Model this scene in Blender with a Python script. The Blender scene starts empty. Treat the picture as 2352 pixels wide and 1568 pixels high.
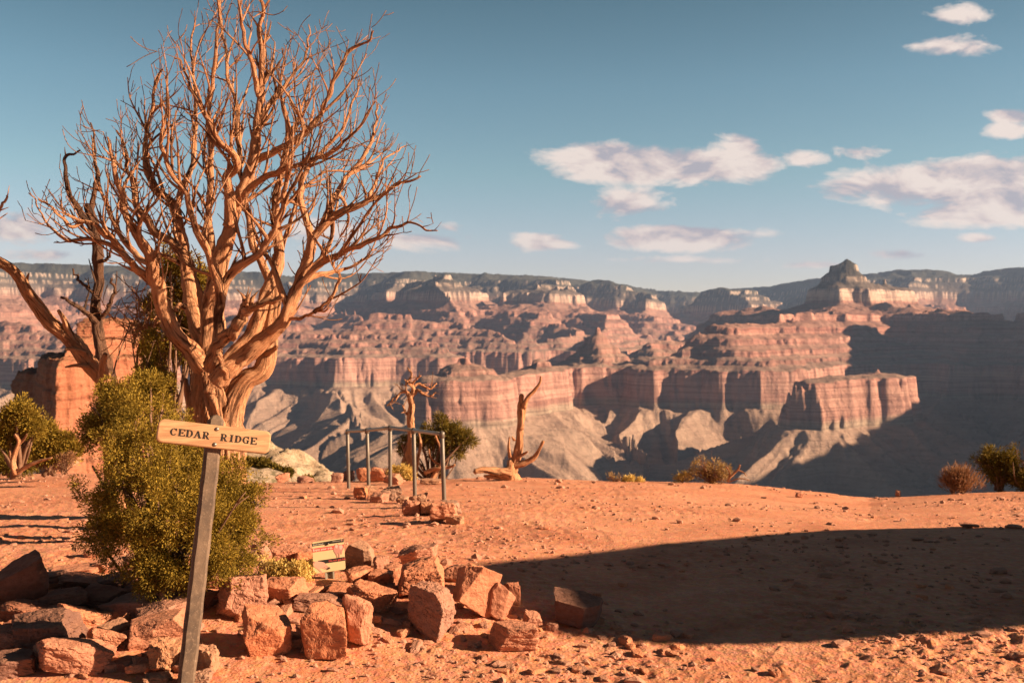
import bpy, bmesh, math, random
import numpy as np
from mathutils import Vector, Matrix, noise as mnoise

R = math.radians
scene = bpy.context.scene
COL = scene.collection
CAMZ = 1.75
F = 995.56            # focal length in pixels of a 1024 wide picture
HZ = 320.0            # row of the true horizon
SUN_EL = R(22.0)
SUN_BACK = R(9.0)    # how far behind the camera's right the sun stands
SUN_DIR = Vector((math.cos(SUN_EL)*math.cos(SUN_BACK), -math.cos(SUN_EL)*math.sin(SUN_BACK), math.sin(SUN_EL)))

def W(xv, yv, d):
    """survey coordinates (sight line measured on a 2352 wide plate, distance d) -> world point"""
    px = xv/2.2969; py = yv/2.2969
    return np.array(((px-512)/F*d, d, CAMZ-(py-HZ)/F*d))

# ------------------------------------------------------------ noise
def _hash(ix, iy, iz, seed):
    h = (ix.astype(np.int64)*374761393 + iy.astype(np.int64)*668265263 + iz.astype(np.int64)*2147483647 + seed*1274126177) & 0xffffffff
    h = ((h ^ (h >> 13))*1274126177) & 0xffffffff
    h = ((h ^ (h >> 16))*2246822519) & 0xffffffff
    return ((h ^ (h >> 15)) & 0xffffff)/float(0xffffff)*2-1

def vn2(x, y, seed=0):
    x = np.asarray(x, float); y = np.asarray(y, float)
    ix = np.floor(x); iy = np.floor(y); fx = x-ix; fy = y-iy
    u = fx*fx*fx*(fx*(fx*6-15)+10); v = fy*fy*fy*(fy*(fy*6-15)+10)
    z = np.zeros_like(ix)
    a = _hash(ix, iy, z, seed); b = _hash(ix+1, iy, z, seed)
    c = _hash(ix, iy+1, z, seed); d = _hash(ix+1, iy+1, z, seed)
    return (a*(1-u)+b*u)*(1-v)+(c*(1-u)+d*u)*v

def vn3(x, y, z, seed=0):
    ix = np.floor(x); iy = np.floor(y); iz = np.floor(z)
    fx = x-ix; fy = y-iy; fz = z-iz
    u = fx*fx*(3-2*fx); v = fy*fy*(3-2*fy); w = fz*fz*(3-2*fz)
    r = 0
    for dz in (0, 1):
        a = _hash(ix, iy, iz+dz, seed); b = _hash(ix+1, iy, iz+dz, seed)
        c = _hash(ix, iy+1, iz+dz, seed); d = _hash(ix+1, iy+1, iz+dz, seed)
        r = r + ((a*(1-u)+b*u)*(1-v)+(c*(1-u)+d*u)*v)*(w if dz else 1-w)
    return r

def fbm2(x, y, o=4, seed=0, g=.5):
    r = 0; a = 1.; f = 1.
    ca, sa = math.cos(.6), math.sin(.6)
    for i in range(o):
        r = r + a*vn2(x*f, y*f, seed+i*17); a *= g; f *= 2.03
        x, y = x*ca-y*sa, x*sa+y*ca
    return r

def ridge2(x, y, o=4, seed=0, g=.5):
    r = 0; a = 1.; f = 1.
    ca, sa = math.cos(.6), math.sin(.6)
    for i in range(o):
        r = r + a*(1-2*np.abs(vn2(x*f, y*f, seed+i*31))); a *= g; f *= 2.07
        x, y = x*ca-y*sa, x*sa+y*ca
    return r

def fbm3(p, o=3, seed=0, g=.5):
    r = 0; a = 1.; f = 1.
    for i in range(o):
        r = r + a*vn3(p[:, 0]*f, p[:, 1]*f, p[:, 2]*f, seed+i*13); a *= g; f *= 2.05
    return r

def sstep(a, b, x):
    t = np.clip((x-a)/(b-a), 0, 1)
    return t*t*(3-2*t)

# ------------------------------------------------------------ mesh helpers
def raw_mesh(name, verts, faces, smooth=True):
    """faces: list of int arrays (M,k)"""
    me = bpy.data.meshes.new(name)
    verts = np.ascontiguousarray(verts, dtype=np.float32)
    if isinstance(faces, np.ndarray):
        faces = [faces]
    faces = [np.asarray(f, dtype=np.int32) for f in faces if len(f)]
    me.vertices.add(len(verts)); me.vertices.foreach_set('co', verts.ravel())
    li = np.concatenate([f.ravel() for f in faces])
    tot = np.concatenate([np.full(len(f), f.shape[1], np.int32) for f in faces])
    st = np.concatenate(([0], np.cumsum(tot)[:-1])).astype(np.int32)
    me.loops.add(len(li)); me.loops.foreach_set('vertex_index', li)
    me.polygons.add(len(tot)); me.polygons.foreach_set('loop_start', st); me.polygons.foreach_set('loop_total', tot)
    me.update(calc_edges=True)
    me.polygons.foreach_set('use_smooth', np.full(len(tot), smooth, dtype=bool))
    me.validate(verbose=False)
    return me

class MB:
    """collects shapes and links them as ONE mesh object"""
    def __init__(s):
        s.v = []; s.f = {}; s.n = 0
    def add(s, v, faces):
        v = np.asarray(v, float)
        if isinstance(faces, np.ndarray): faces = [faces]
        for f in faces:
            f = np.asarray(f)
            s.f.setdefault(f.shape[1], []).append(f+s.n)
        s.v.append(v); s.n += len(v)
    def build(s, name, mat, parent=None, loc=(0, 0, 0), smooth=True):
        v = np.concatenate(s.v)-np.array(loc)
        if parent is not None and parent.type == 'EMPTY' or parent is not None:
            off = np.array(world_loc(parent)); v = np.concatenate(s.v)-off; loc2 = (0, 0, 0)
        else:
            loc2 = loc
        me = raw_mesh(name, v, [np.concatenate(f) for f in s.f.values()], smooth)
        me.materials.append(mat)
        o = bpy.data.objects.new(name, me); COL.objects.link(o)
        o.location = loc2
        if parent is not None: o.parent = parent
        return o
    # simple shapes
    def box(s, c, size, rot=None, bev=0.0):
        hx, hy, hz = [q/2 for q in size]
        if bev > 0:
            bm = bmesh.new(); bmesh.ops.create_cube(bm, size=1)
            for q in bm.verts: q.co = Vector((q.co.x*size[0], q.co.y*size[1], q.co.z*size[2]))
            bmesh.ops.bevel(bm, geom=bm.edges[:], offset=bev, segments=2, affect='EDGES')
            s.add_bm(bm, c, rot); return
        v = np.array([(x, y, z) for x in (-hx, hx) for y in (-hy, hy) for z in (-hz, hz)])
        if rot is not None: v = v @ np.array(rot.to_3x3()).T
        s.add(v+np.array(c), np.array([(0, 1, 3, 2), (4, 6, 7, 5), (0, 4, 5, 1), (2, 3, 7, 6), (0, 2, 6, 4), (1, 5, 7, 3)]))
    def add_bm(s, bm, c=(0, 0, 0), rot=None):
        bm.verts.index_update()
        v = np.array([q.co[:] for q in bm.verts])
        if rot is not None: v = v @ np.array(rot.to_3x3()).T
        v = v+np.array(c)
        d = {}
        for f in bm.faces: d.setdefault(len(f.verts), []).append([q.index for q in f.verts])
        s.add(v, [np.array(x) for x in d.values()]); bm.free()
    def prism(s, poly, y0, y1, tr=None):
        """extrude a 2D (x,z) polygon between two depths"""
        n = len(poly)
        a = [(p[0], y0, p[1]) for p in poly]+[(p[0], y1, p[1]) for p in poly]
        v = np.array(a)
        if tr is not None: v = tr(v)
        q = np.array([(i, (i+1) % n, n+(i+1) % n, n+i) for i in range(n)])
        s.add(v, [q, np.array([list(range(n-1, -1, -1))]), np.array([list(range(n, 2*n))])])

def world_loc(o):
    p = Vector((0, 0, 0))
    while o is not None:
        p = p+o.location; o = o.parent
    return p

def tag(o, label=None, cat=None, group=None, kind=None):
    if label: o['label'] = label
    if cat: o['category'] = cat
    if group: o['group'] = group
    if kind: o['kind'] = kind
    return o

def thing(name, loc, label, cat, group=None):
    o = bpy.data.objects.new(name, None); COL.objects.link(o)
    o.empty_display_size = .1; o.location = Vector([float(q) for q in loc])
    return tag(o, label, cat, group)

def catmull(P, n):
    P = np.asarray(P, float)
    if len(P) == 2:
        t = np.linspace(0, 1, n)[:, None]; return P[0]*(1-t)+P[1]*t
    seg = np.linalg.norm(np.diff(P[:, :3], axis=0), axis=1)+1e-6
    cum = np.concatenate(([0], np.cumsum(seg)))
    out = []
    Q = np.vstack((2*P[0]-P[1], P, 2*P[-1]-P[-2]))
    for t in np.linspace(0, cum[-1]*.99999, n):
        i = int(np.searchsorted(cum, t, side='right')-1); i = min(i, len(P)-2)
        u = (t-cum[i])/seg[i]
        a, b, c, d = Q[i], Q[i+1], Q[i+2], Q[i+3]
        out.append(.5*((2*b)+(-a+c)*u+(2*a-5*b+4*c-d)*u*u+(-a+3*b-3*c+d)*u**3))
    return np.array(out)

def tube(mb, pts, rad, seg=6, rough=0.0, seed=0, cap=True, freq=3.0, flat=1.0):
    pts = np.asarray(pts, float); n = len(pts); rad = np.asarray(rad, float)*np.ones(n)
    T = np.gradient(pts, axis=0); T /= np.linalg.norm(T, axis=1)[:, None]+1e-9
    a = np.array((1., 0, 0)) if abs(T[0][0]) < .8 else np.array((0, 1., 0))
    N = np.zeros((n, 3)); N[0] = np.cross(T[0], a); N[0] /= np.linalg.norm(N[0])
    for i in range(1, n):
        v = N[i-1]-T[i]*np.dot(N[i-1], T[i]); N[i] = v/(np.linalg.norm(v)+1e-9)
    B = np.cross(T, N)
    th = np.linspace(0, 2*math.pi, seg, endpoint=False)
    c, s = np.cos(th), np.sin(th)
    L = np.concatenate(([0], np.cumsum(np.linalg.norm(np.diff(pts, axis=0), axis=1))))
    rr = np.repeat(rad[:, None], seg, 1)
    if rough > 0:
        tw = L*1.3
        ang = th[None, :]+tw[:, None]
        q = np.stack((np.cos(ang).ravel()*freq, np.sin(ang).ravel()*freq, np.repeat(L*1.6, seg)+seed*7.1), 1)
        m = fbm3(q, 3, seed, .6).reshape(n, seg)
        q2 = np.stack((np.cos(ang).ravel()*1.1, np.sin(ang).ravel()*1.1, np.repeat(L*5, seg)+seed*3.1), 1)
        m2 = fbm3(q2, 2, seed+5).reshape(n, seg)
        rr = rr*(1+rough*(np.abs(m)*-1.1+.35)+rough*.55*m2)
    V = pts[:, None, :]+rr[:, :, None]*(c[None, :, None]*N[:, None, :]+s[None, :, None]*B[:, None, :]*flat)
    V = V.reshape(-1, 3)
    i = np.arange(n-1)[:, None]*seg; j = np.arange(seg)[None, :]; k = (j+1) % seg
    Fq = np.stack((i+j, i+k, i+seg+k, i+seg+j), -1).reshape(-1, 4)
    fs = [Fq]
    if cap:
        V = np.vstack((V, pts[0], pts[-1]+T[-1]*rad[-1]*.6)); m0 = n*seg
        j = np.arange(seg); k = (j+1) % seg
        fs.append(np.stack((np.full(seg, m0), k, j), 1))
        fs.append(np.stack((np.full(seg, m0+1), (n-1)*seg+j, (n-1)*seg+k), 1))
    mb.add(V, fs)

_ico = {}
def ico(sub):
    if sub not in _ico:
        bm = bmesh.new(); bmesh.ops.create_icosphere(bm, subdivisions=sub, radius=1)
        bm.verts.index_update()
        v = np.array([q.co[:] for q in bm.verts]); f = np.array([[q.index for q in g.verts] for g in bm.faces]); bm.free()
        _ico[sub] = (v/np.linalg.norm(v, axis=1)[:, None], f)
    return _ico[sub]

def rotm(rx, ry, rz):
    return np.array((Matrix.Rotation(rz, 3, 'Z') @ Matrix.Rotation(ry, 3, 'Y') @ Matrix.Rotation(rx, 3, 'X')))

def rock_verts(seed, size, sub=4, rot=(0, 0, 0), rough=.05, cuts=7, soft=.03):
    """angular block: support function of a chamfered, skewed box, roughened"""
    rg = np.random.RandomState(seed)
    D, Fc = ico(sub)
    pl = []
    for ax in range(3):
        for sg in (-1, 1):
            n = np.zeros(3); n[ax] = sg; n += rg.uniform(-.3, .3, 3); pl.append((n/np.linalg.norm(n), rg.uniform(.78, 1.)))
    for k in range(cuts):
        n = rg.normal(size=3); n /= np.linalg.norm(n)
        m = np.abs(n).sum()
        pl.append((n, m*rg.uniform(.56, .84)))
    r = np.full(len(D), 9.)
    ks = 95.
    acc = np.zeros(len(D))
    for n, d in pl:
        q = np.maximum(D @ n, 1e-3)/d
        acc += q**ks
    r = acc**(-1/ks)
    v = D*r[:, None]
    p = v*2.2+seed*3.7
    v = v*(1+rough*fbm3(p, 4 if sub < 5 else 6, seed, .6)[:, None]*1.1)
    cr = 1-np.abs(vn3(p[:, 0]*1.6+5, p[:, 1]*1.6, p[:, 2]*2.6, seed+77))
    v = v*(1-rough*.9*np.clip((cr-.93)/.07, 0, 1)[:, None])
    # sedimentary ledges
    led = vn2(v[:, 2]*7+seed, np.zeros(len(v)), seed)
    v[:, :2] *= (1+led*rough*.35)[:, None]
    v = v*np.array(size)/2
    return v @ rotm(*rot).T, Fc
# ============================================================ materials
class NT:
    def __init__(s, name):
        s.m = bpy.data.materials.new(name); s.m.use_nodes = True
        s.t = s.m.node_tree; s.n = s.t.nodes; s.l = s.t.links
        s.b = s.n['Principled BSDF']; s.out = s.n['Material Output']
        s.b.inputs['Roughness'].default_value = .9
        s.b.inputs['Specular IOR Level'].default_value = .2
        s.tc = s.n.new('ShaderNodeTexCoord')
    def new(s, t, **k):
        q = s.n.new(t)
        for a, b in k.items(): setattr(q, a, b)
        return q
    def mapping(s, sc=(1, 1, 1), rot=(0, 0, 0), src=None, loc=(0, 0, 0)):
        m = s.new('ShaderNodeMapping'); m.inputs['Scale'].default_value = sc; m.inputs['Rotation'].default_value = rot
        m.inputs['Location'].default_value = loc
        s.l.new(src or s.tc.outputs['Object'], m.inputs['Vector']); return m.outputs[0]
    def noise(s, scale, detail=4, rough=.55, vec=None, dist=0, out='Fac'):
        q = s.new('ShaderNodeTexNoise'); q.inputs['Scale'].default_value = scale; q.inputs['Detail'].default_value = detail
        q.inputs['Roughness'].default_value = rough; q.inputs['Distortion'].default_value = dist
        s.l.new(vec or s.tc.outputs['Object'], q.inputs['Vector']); return q.outputs[out]
    def voro(s, scale, feat='F1', vec=None, out='Distance', rnd=1):
        q = s.new('ShaderNodeTexVoronoi', feature=feat); q.inputs['Scale'].default_value = scale
        q.inputs['Randomness'].default_value = rnd
        s.l.new(vec or s.tc.outputs['Object'], q.inputs['Vector']); return q.outputs[out]
    def ramp(s, src, stops, interp='LINEAR'):
        q = s.new('ShaderNodeValToRGB'); e = q.color_ramp; e.interpolation = interp
        while len(e.elements) < len(stops): e.elements.new(.5)
        for el, (p, c) in zip(e.elements, stops):
            el.position = p; el.color = (c, c, c, 1) if isinstance(c, (int, float)) else (*c, 1)
        s.l.new(src, q.inputs[0]); return q.outputs[0]
    def mix(s, f, a, b, mode='MIX'):
        q = s.new('ShaderNodeMix', data_type='RGBA', blend_type=mode)
        for i, x in ((0, f), (6, a), (7, b)):
            if isinstance(x, (int, float)): q.inputs[i].default_value = x if i == 0 else (x, x, x, 1)
            elif isinstance(x, tuple): q.inputs[i].default_value = (*x, 1)
            else: s.l.new(x, q.inputs[i])
        return q.outputs[2]
    def math(s, op, a, b=0, c=None):
        q = s.new('ShaderNodeMath', operation=op)
        for i, x in enumerate((a, b) if c is None else (a, b, c)):
            if isinstance(x, (int, float)): q.inputs[i].default_value = x
            else: s.l.new(x, q.inputs[i])
        return q.outputs[0]
    def color(s, c):
        if isinstance(c, tuple): s.b.inputs['Base Color'].default_value = (*c, 1)
        else: s.l.new(c, s.b.inputs['Base Color'])
    def bump(s, h, strength=.5, dist=.01, prev=None):
        q = s.new('ShaderNodeBump'); q.inputs['Strength'].default_value = strength; q.inputs['Distance'].default_value = dist
        s.l.new(h, q.inputs['Height'])
        if prev is not None: s.l.new(prev, q.inputs['Normal'])
        s.l.new(q.outputs[0], s.b.inputs['Normal']); return q.outputs[0]
    def attr(s, name):
        q = s.new('ShaderNodeAttribute', attribute_name=name); return q.outputs['Fac']

SOIL_A = (.64, .27, .145); SOIL_B = (.53, .205, .105); SOIL_C = (.70, .36, .22)
def m_soil():
    t = NT('red_soil')
    a = t.noise(.8, 5, .6); b = t.noise(14, 6, .65)
    c = t.mix(t.ramp(a, [(.3, 0), (.7, 1)]), SOIL_B, SOIL_A)
    c = t.mix(t.ramp(b, [(.42, 0), (.62, .6)]), c, SOIL_C)
    c = t.mix(t.ramp(t.noise(.35, 4, .6, t.mapping((1, 2.2, 1)), 1.2), [(.46, 0), (.62, .5)]), c, (.70, .36, .22))
    c = t.mix(t.ramp(t.noise(.6, 5, .65, None, .8), [(.34, .55), (.48, 0)]), c, (.40, .135, .065))
    g = t.voro(90)
    c = t.mix(t.ramp(g, [(.0, .5), (.25, 0)]), c, (.5, .27, .17))
    v = t.voro(38, out='Color')
    c = t.mix(.22, c, t.mix(1.0, c, v, 'MULTIPLY'))
    t.color(c)
    n1 = t.bump(t.noise(60, 6, .7), .6, .012)
    t.bump(t.ramp(t.voro(45), [(0, 1), (.5, 0)]), .5, .008, n1)
    return t.m

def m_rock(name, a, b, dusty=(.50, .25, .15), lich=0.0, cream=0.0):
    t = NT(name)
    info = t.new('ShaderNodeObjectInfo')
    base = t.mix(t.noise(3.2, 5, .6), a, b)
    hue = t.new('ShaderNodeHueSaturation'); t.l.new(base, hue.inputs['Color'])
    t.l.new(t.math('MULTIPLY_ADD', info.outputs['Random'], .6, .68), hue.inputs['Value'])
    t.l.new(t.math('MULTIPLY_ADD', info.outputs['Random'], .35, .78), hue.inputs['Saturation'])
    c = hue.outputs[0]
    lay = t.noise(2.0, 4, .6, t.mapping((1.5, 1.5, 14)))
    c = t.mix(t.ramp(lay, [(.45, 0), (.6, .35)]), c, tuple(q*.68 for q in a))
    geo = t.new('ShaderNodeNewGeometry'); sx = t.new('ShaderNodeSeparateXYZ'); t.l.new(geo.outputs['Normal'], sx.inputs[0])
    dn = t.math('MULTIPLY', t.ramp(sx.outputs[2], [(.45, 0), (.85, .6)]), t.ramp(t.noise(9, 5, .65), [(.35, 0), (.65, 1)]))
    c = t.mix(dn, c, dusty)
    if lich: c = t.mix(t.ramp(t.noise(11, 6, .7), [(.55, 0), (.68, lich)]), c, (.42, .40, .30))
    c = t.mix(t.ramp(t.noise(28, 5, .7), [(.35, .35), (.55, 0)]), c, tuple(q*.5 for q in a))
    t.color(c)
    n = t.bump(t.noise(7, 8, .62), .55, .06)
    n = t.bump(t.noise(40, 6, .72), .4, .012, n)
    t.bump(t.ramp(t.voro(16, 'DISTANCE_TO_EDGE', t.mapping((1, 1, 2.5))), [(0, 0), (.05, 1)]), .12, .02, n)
    return t.m

def m_wood(name, a, b, dark, grey=(.3, .24, .19), sc=1.0):
    """weathered dead wood, fibres run along the limb through UV"""
    t = NT(name)
    uv = t.new('ShaderNodeUVMap'); uv.uv_map = 'grain'
    g = t.noise(1.0, 7, .7, t.mapping((9*sc, 3.2, 1), src=uv.outputs[0]), .6)
    g2 = t.noise(1.0, 5, .6, t.mapping((3*sc, .9, 1), src=uv.outputs[0]), .3)
    big = t.noise(2.6, 4, .6)
    c = t.mix(t.ramp(g, [(.33, 0), (.62, 1)]), b, a)
    c = t.mix(t.ramp(big, [(.45, 0), (.68, .45)]), c, grey)
    c = t.mix(t.ramp(g2, [(.36, .9), (.47, 0)]), c, dark)
    c = t.mix(t.ramp(g, [(.32, .85), (.42, 0)]), c, dark)
    t.color(c)
    n = t.bump(g, 1.0, .035)
    t.bump(t.math('MULTIPLY', g2, 1.0), .9, .05, n)
    return t.m

def m_plain(name, col, rough=.85, var=.15, sc=20, bump=.3, bd=.004, metal=0.0):
    t = NT(name); n = t.noise(sc, 5, .65)
    t.color(t.mix(n, tuple(q*(1-var*1.6) for q in col), tuple(min(1, q*(1+var*1.6)) for q in col)))
    t.b.inputs['Roughness'].default_value = rough; t.b.inputs['Metallic'].default_value = metal
    if bump: t.bump(t.noise(sc*3, 5, .7), bump, bd)
    return t.m

def m_leaf(name, a, b, c3, trans=.25):
    t = NT(name)
    geo = t.new('ShaderNodeNewGeometry')
    c = t.ramp(geo.outputs['Random Per Island'], [(0, a), (.5, b), (1, c3)])
    big = t.noise(4.5, 3, .5)
    c = t.mix(t.ramp(big, [(.35, .4), (.6, 0)]), c, tuple(q*.65 for q in a))
    t.color(c)
    t.b.inputs['Roughness'].default_value = .75
    tr = t.new('ShaderNodeBsdfTranslucent'); t.l.new(c, tr.inputs[0])
    mx = t.new('ShaderNodeMixShader'); mx.inputs[0].default_value = trans
    t.l.new(t.b.outputs[0], mx.inputs[1]); t.l.new(tr.outputs[0], mx.inputs[2]); t.l.new(mx.outputs[0], t.out.inputs[0])
    return t.m

def m_canyon():
    t = NT('canyon_strata')
    s = t.attr('strata'); cliff = t.attr('cliff')
    wob = t.math('MULTIPLY', t.math('SUBTRACT', t.noise(.004, 5, .6), .5), 26.0)
    s2 = t.math('ADD', s, wob)
    f = t.math('DIVIDE', t.math('ADD', s2, 820.0), 1300.0)
    def P(e): return (e+820)/1300.
    rock = t.ramp(f, [(P(-800), (.10, .085, .085)), (P(-660), (.20, .13, .10)), (P(-560), (.30, .24, .18)), (P(-415), (.33, .25, .18)),
                      (P(-390), (.40, .20, .15)), (P(-310), (.47, .25, .185)), (P(-262), (.42, .20, .15)), (P(-225), (.34, .15, .11)), (P(-110), (.42, .20, .15)),
                      (P(-30), (.33, .14, .10)), (P(20), (.45, .22, .16)), (P(70), (.36, .14, .10)), (P(135), (.38, .17, .12)),
                      (P(150), (.46, .33, .25)), (P(225), (.52, .39, .31)), (P(245), (.26, .20, .15)), (P(320), (.42, .33, .26)), (P(410), (.44, .36, .29))])
    tal = t.ramp(f, [(P(-800), (.24, .17, .125)), (P(-670), (.30, .21, .15)), (P(-500), (.36, .25, .18)), (P(-400), (.38, .26, .19)),
                     (P(-250), (.30, .20, .15)), (P(-120), (.34, .19, .14)), (P(60), (.33, .165, .12)), (P(120), (.29, .16, .12)), (P(230), (.15, .12, .10)),
                     (P(400), (.075, .08, .065)), (P(470), (.06, .068, .055))])
    # thin beds
    beds = t.noise(1.0, 4, .7, t.mapping((.0016, .0016, .075)))
    rock = t.mix(t.ramp(beds, [(.40, .65), (.55, 0)]), rock, t.mix(1.0, rock, (.50, .42, .42), 'MULTIPLY'))
    rock = t.mix(t.ramp(beds, [(.55, 0), (.7, .35)]), rock, (.52, .38, .28))
    # vertical streaks on cliffs
    st = t.noise(1.0, 7, .62, t.mapping((.012, .012, .0028)), .9)
    rock = t.mix(t.ramp(st, [(.34, .6), (.50, 0)]), rock, t.mix(1.0, rock, (.42, .33, .33), 'MULTIPLY'))
    # scrub on the slopes
    veg = t.noise(.035, 6, .75)
    tal = t.mix(t.ramp(veg, [(.52, 0), (.68, .5)]), tal, (.13, .11, .075))
    tal = t.mix(t.ramp(t.noise(.006, 6, .65), [(.4, .5), (.62, 0)]), tal, t.mix(1.0, tal, (.66, .6, .6), 'MULTIPLY'))
    tal = t.mix(t.ramp(beds, [(.42, .35), (.55, 0)]), tal, t.mix(1.0, tal, (.6, .55, .55), 'MULTIPLY'))
    c = t.mix(cliff, tal, rock)
    hs = t.new('ShaderNodeHueSaturation'); hs.inputs['Saturation'].default_value = .84; hs.inputs['Value'].default_value = 1.0; t.l.new(c, hs.inputs['Color'])
    t.color(hs.outputs[0])
    b1 = t.bump(t.noise(.02, 9, .74), .9, 22)
    b2 = t.bump(st, .4, 14, b1)
    t.bump(beds, .5, 6, b2)
    t.b.inputs['Specular IOR Level'].default_value = 0
    return t.m

def m_butte(name, pal, zs=1.0, hs=1.0):
    t = NT(name)
    beds = t.noise(1.0, 5, .7, t.mapping((.03*hs, .03*hs, .26*zs)), .8)
    c = t.ramp(beds, [(.30, pal[0]), (.42, pal[1]), (.50, pal[2]), (.58, pal[1]), (.70, pal[3])])
    st = t.noise(1.0, 5, .65, t.mapping((.25*hs, .25*hs, .05*zs)),.5)
    c = t.mix(t.ramp(st, [(.35, .6), (.52, 0)]), c, t.mix(1.0, c, (.5, .4, .36), 'MULTIPLY'))
    geo = t.new('ShaderNodeNewGeometry'); sx = t.new('ShaderNodeSeparateXYZ'); t.l.new(geo.outputs['Normal'], sx.inputs[0])
    veg = t.math('MULTIPLY', t.ramp(sx.outputs[2], [(.35, 0), (.7, 1)]), t.ramp(t.noise(.9*hs, 5, .7), [(.5, 0), (.6, .8)]))
    c = t.mix(veg, c, (.14, .13, .06))
    t.color(c)
    b = t.bump(t.noise(.5*hs, 8, .7), .9, 1.2/hs)
    b = t.bump(beds, .8, .8/hs, b)
    t.bump(st, .6, .8/hs, b)
    return t.m

M = dict(
    soil=m_soil(),
    rock=m_rock('red_sandstone', (.39, .16, .095), (.50, .23, .14)),
    rockshade=m_rock('shaded_sandstone', (.20, .085, .055), (.27, .12, .08), (.36, .19, .12)),  # darkened copy of the red sandstone: shade put into the colour of shaded rocks
    rockpale=m_rock('crusty_rock', (.33, .165, .10), (.42, .235, .145), (.46, .25, .15), .25),
    gravel=m_rock('gravel_stone', (.50, .22, .13), (.62, .31, .19)),
    wood=m_wood('weathered_wood', (.62, .335, .18), (.46, .19, .085), (.06, .024, .013), (.50, .32, .20)),
    wood_shade=m_wood('shaded_wood', (.17, .09, .055), (.09, .045, .027), (.02, .012, .01), (.12, .085, .065)),  # second tree: the big tree's shade is put into this darker wood colour
    twig=m_plain('twig_bark', (.24, .12, .078), .85, .2, 9, .3),
    bark=m_plain('juniper_bark', (.17, .10, .065), .9, .25, 12, .5, .01),
    juniper=m_leaf('juniper_leaf', (.125, .09, .012), (.25, .175, .022), (.42, .29, .042)),
    junred=m_leaf('dry_juniper_leaf', (.20, .115, .035), (.28, .17, .05), (.33, .22, .07)),
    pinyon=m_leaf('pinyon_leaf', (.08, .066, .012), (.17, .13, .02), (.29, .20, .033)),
    brush=m_leaf('rabbitbrush_flower', (.60, .42, .12), (.75, .56, .17), (.85, .66, .25), .3),
    straw=m_leaf('dry_grass', (.42, .28, .13), (.50, .35, .18), (.58, .42, .24), .25),
    tan=m_leaf('tan_scrub', (.30, .19, .07), (.38, .26, .10), (.45, .31, .13), .25),
    rust=m_leaf('rust_scrub', (.24, .12, .06), (.30, .16, .08), (.38, .21, .11), .25),
    steel=m_plain('weathered_steel', (.16, .145, .125), .5, .25, 25, .15, .002, .35),
    galv=m_plain('galvanised_steel', (.32, .30, .24), .5, .15, 40, .1, .002, .3),
    black=m_plain('black_paint', (.018, .016, .015), .7, .2, 60, .1),
    bolt=m_plain('bolt_metal', (.22, .2, .18), .4, .2, 80, .1, .001, .7),
    canyon=m_canyon(),
    butte=m_butte('red_butte_rock', [(.17, .062, .036), (.29, .11, .062), (.36, .155, .088), (.42, .25, .155)]),
    pale=m_butte('pale_ridge_rock', [(.30, .22, .15), (.38, .29, .20), (.45, .35, .25), (.50, .40, .29)], 2.0, 4),
)
def m_post():
    t = NT('recycled_post')
    a = t.noise(7, 6, .7); b = t.noise(55, 5, .7)
    c = t.mix(t.ramp(a, [(.40, 0), (.60, 1)]), (.085, .064, .05), (.15, .108, .076))
    c = t.mix(t.ramp(b, [(.55, 0), (.68, .8)]), c, (.22, .165, .12))
    c = t.mix(t.ramp(t.voro(70), [(0, .9), (.12, 0)]), c, (.40, .34, .27))
    t.color(c); t.b.inputs['Roughness'].default_value = .7
    t.bump(b, .5, .004); return t.m
def m_board():
    t = NT('cedar_board')
    g = t.noise(1.0, 6, .65, t.mapping((2.0, 10, 60)), .8)
    c = t.mix(t.ramp(g, [(.36, 0), (.62, 1)]), (.30, .165, .085), (.46, .285, .155))
    c = t.mix(t.ramp(t.noise(1, 4, .6, t.mapping((.8, 6, 26)), 1.2), [(.34, .45), (.46, 0)]), c, (.25, .13, .07))
    t.color(c); t.b.inputs['Roughness'].default_value = .65
    t.bump(g, .4, .004); return t.m
M['post'] = m_post(); M['board'] = m_board()
def flat_mat(name, col, rough=.5):
    return m_plain(name, col, rough, .05, 30, 0)
M['yel'] = flat_mat('sign_yellow', (.56, .43, .24)); M['red'] = flat_mat('sign_red', (.50, .07, .06))
M['sblack'] = flat_mat('sign_black', (.02, .02, .018)); M['white'] = flat_mat('sign_white', (.62, .56, .46))
M['skin'] = flat_mat('sign_skin', (.55, .30, .23)); M['horse'] = flat_mat('sign_squirrel', (.42, .20, .16)); M['horse2'] = flat_mat('sign_squirrel_pale', (.55, .36, .32))
# ============================================================ the canyon
STR = np.array([(-3000, -960), (-300, -930), (500, -880), (950, -800), (1300, -690), (1560, -560), (1572, -545), (1960, -432), (1975, -345), (1983, -338), (1995, -250), (2040, -238),
                (2100, -226), (2106, -206), (2180, -180), (2186, -158), (2270, -128), (2276, -104), (2370, -72), (2378, -40), (2500, 0),
                (2508, 38), (2700, 84), (2860, 132), (2882, 225), (3060, 285), (3070, 318), (3220, 362), (3232, 405), (3420, 440), (3700, 535), (9000, 545)], float)
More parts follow.
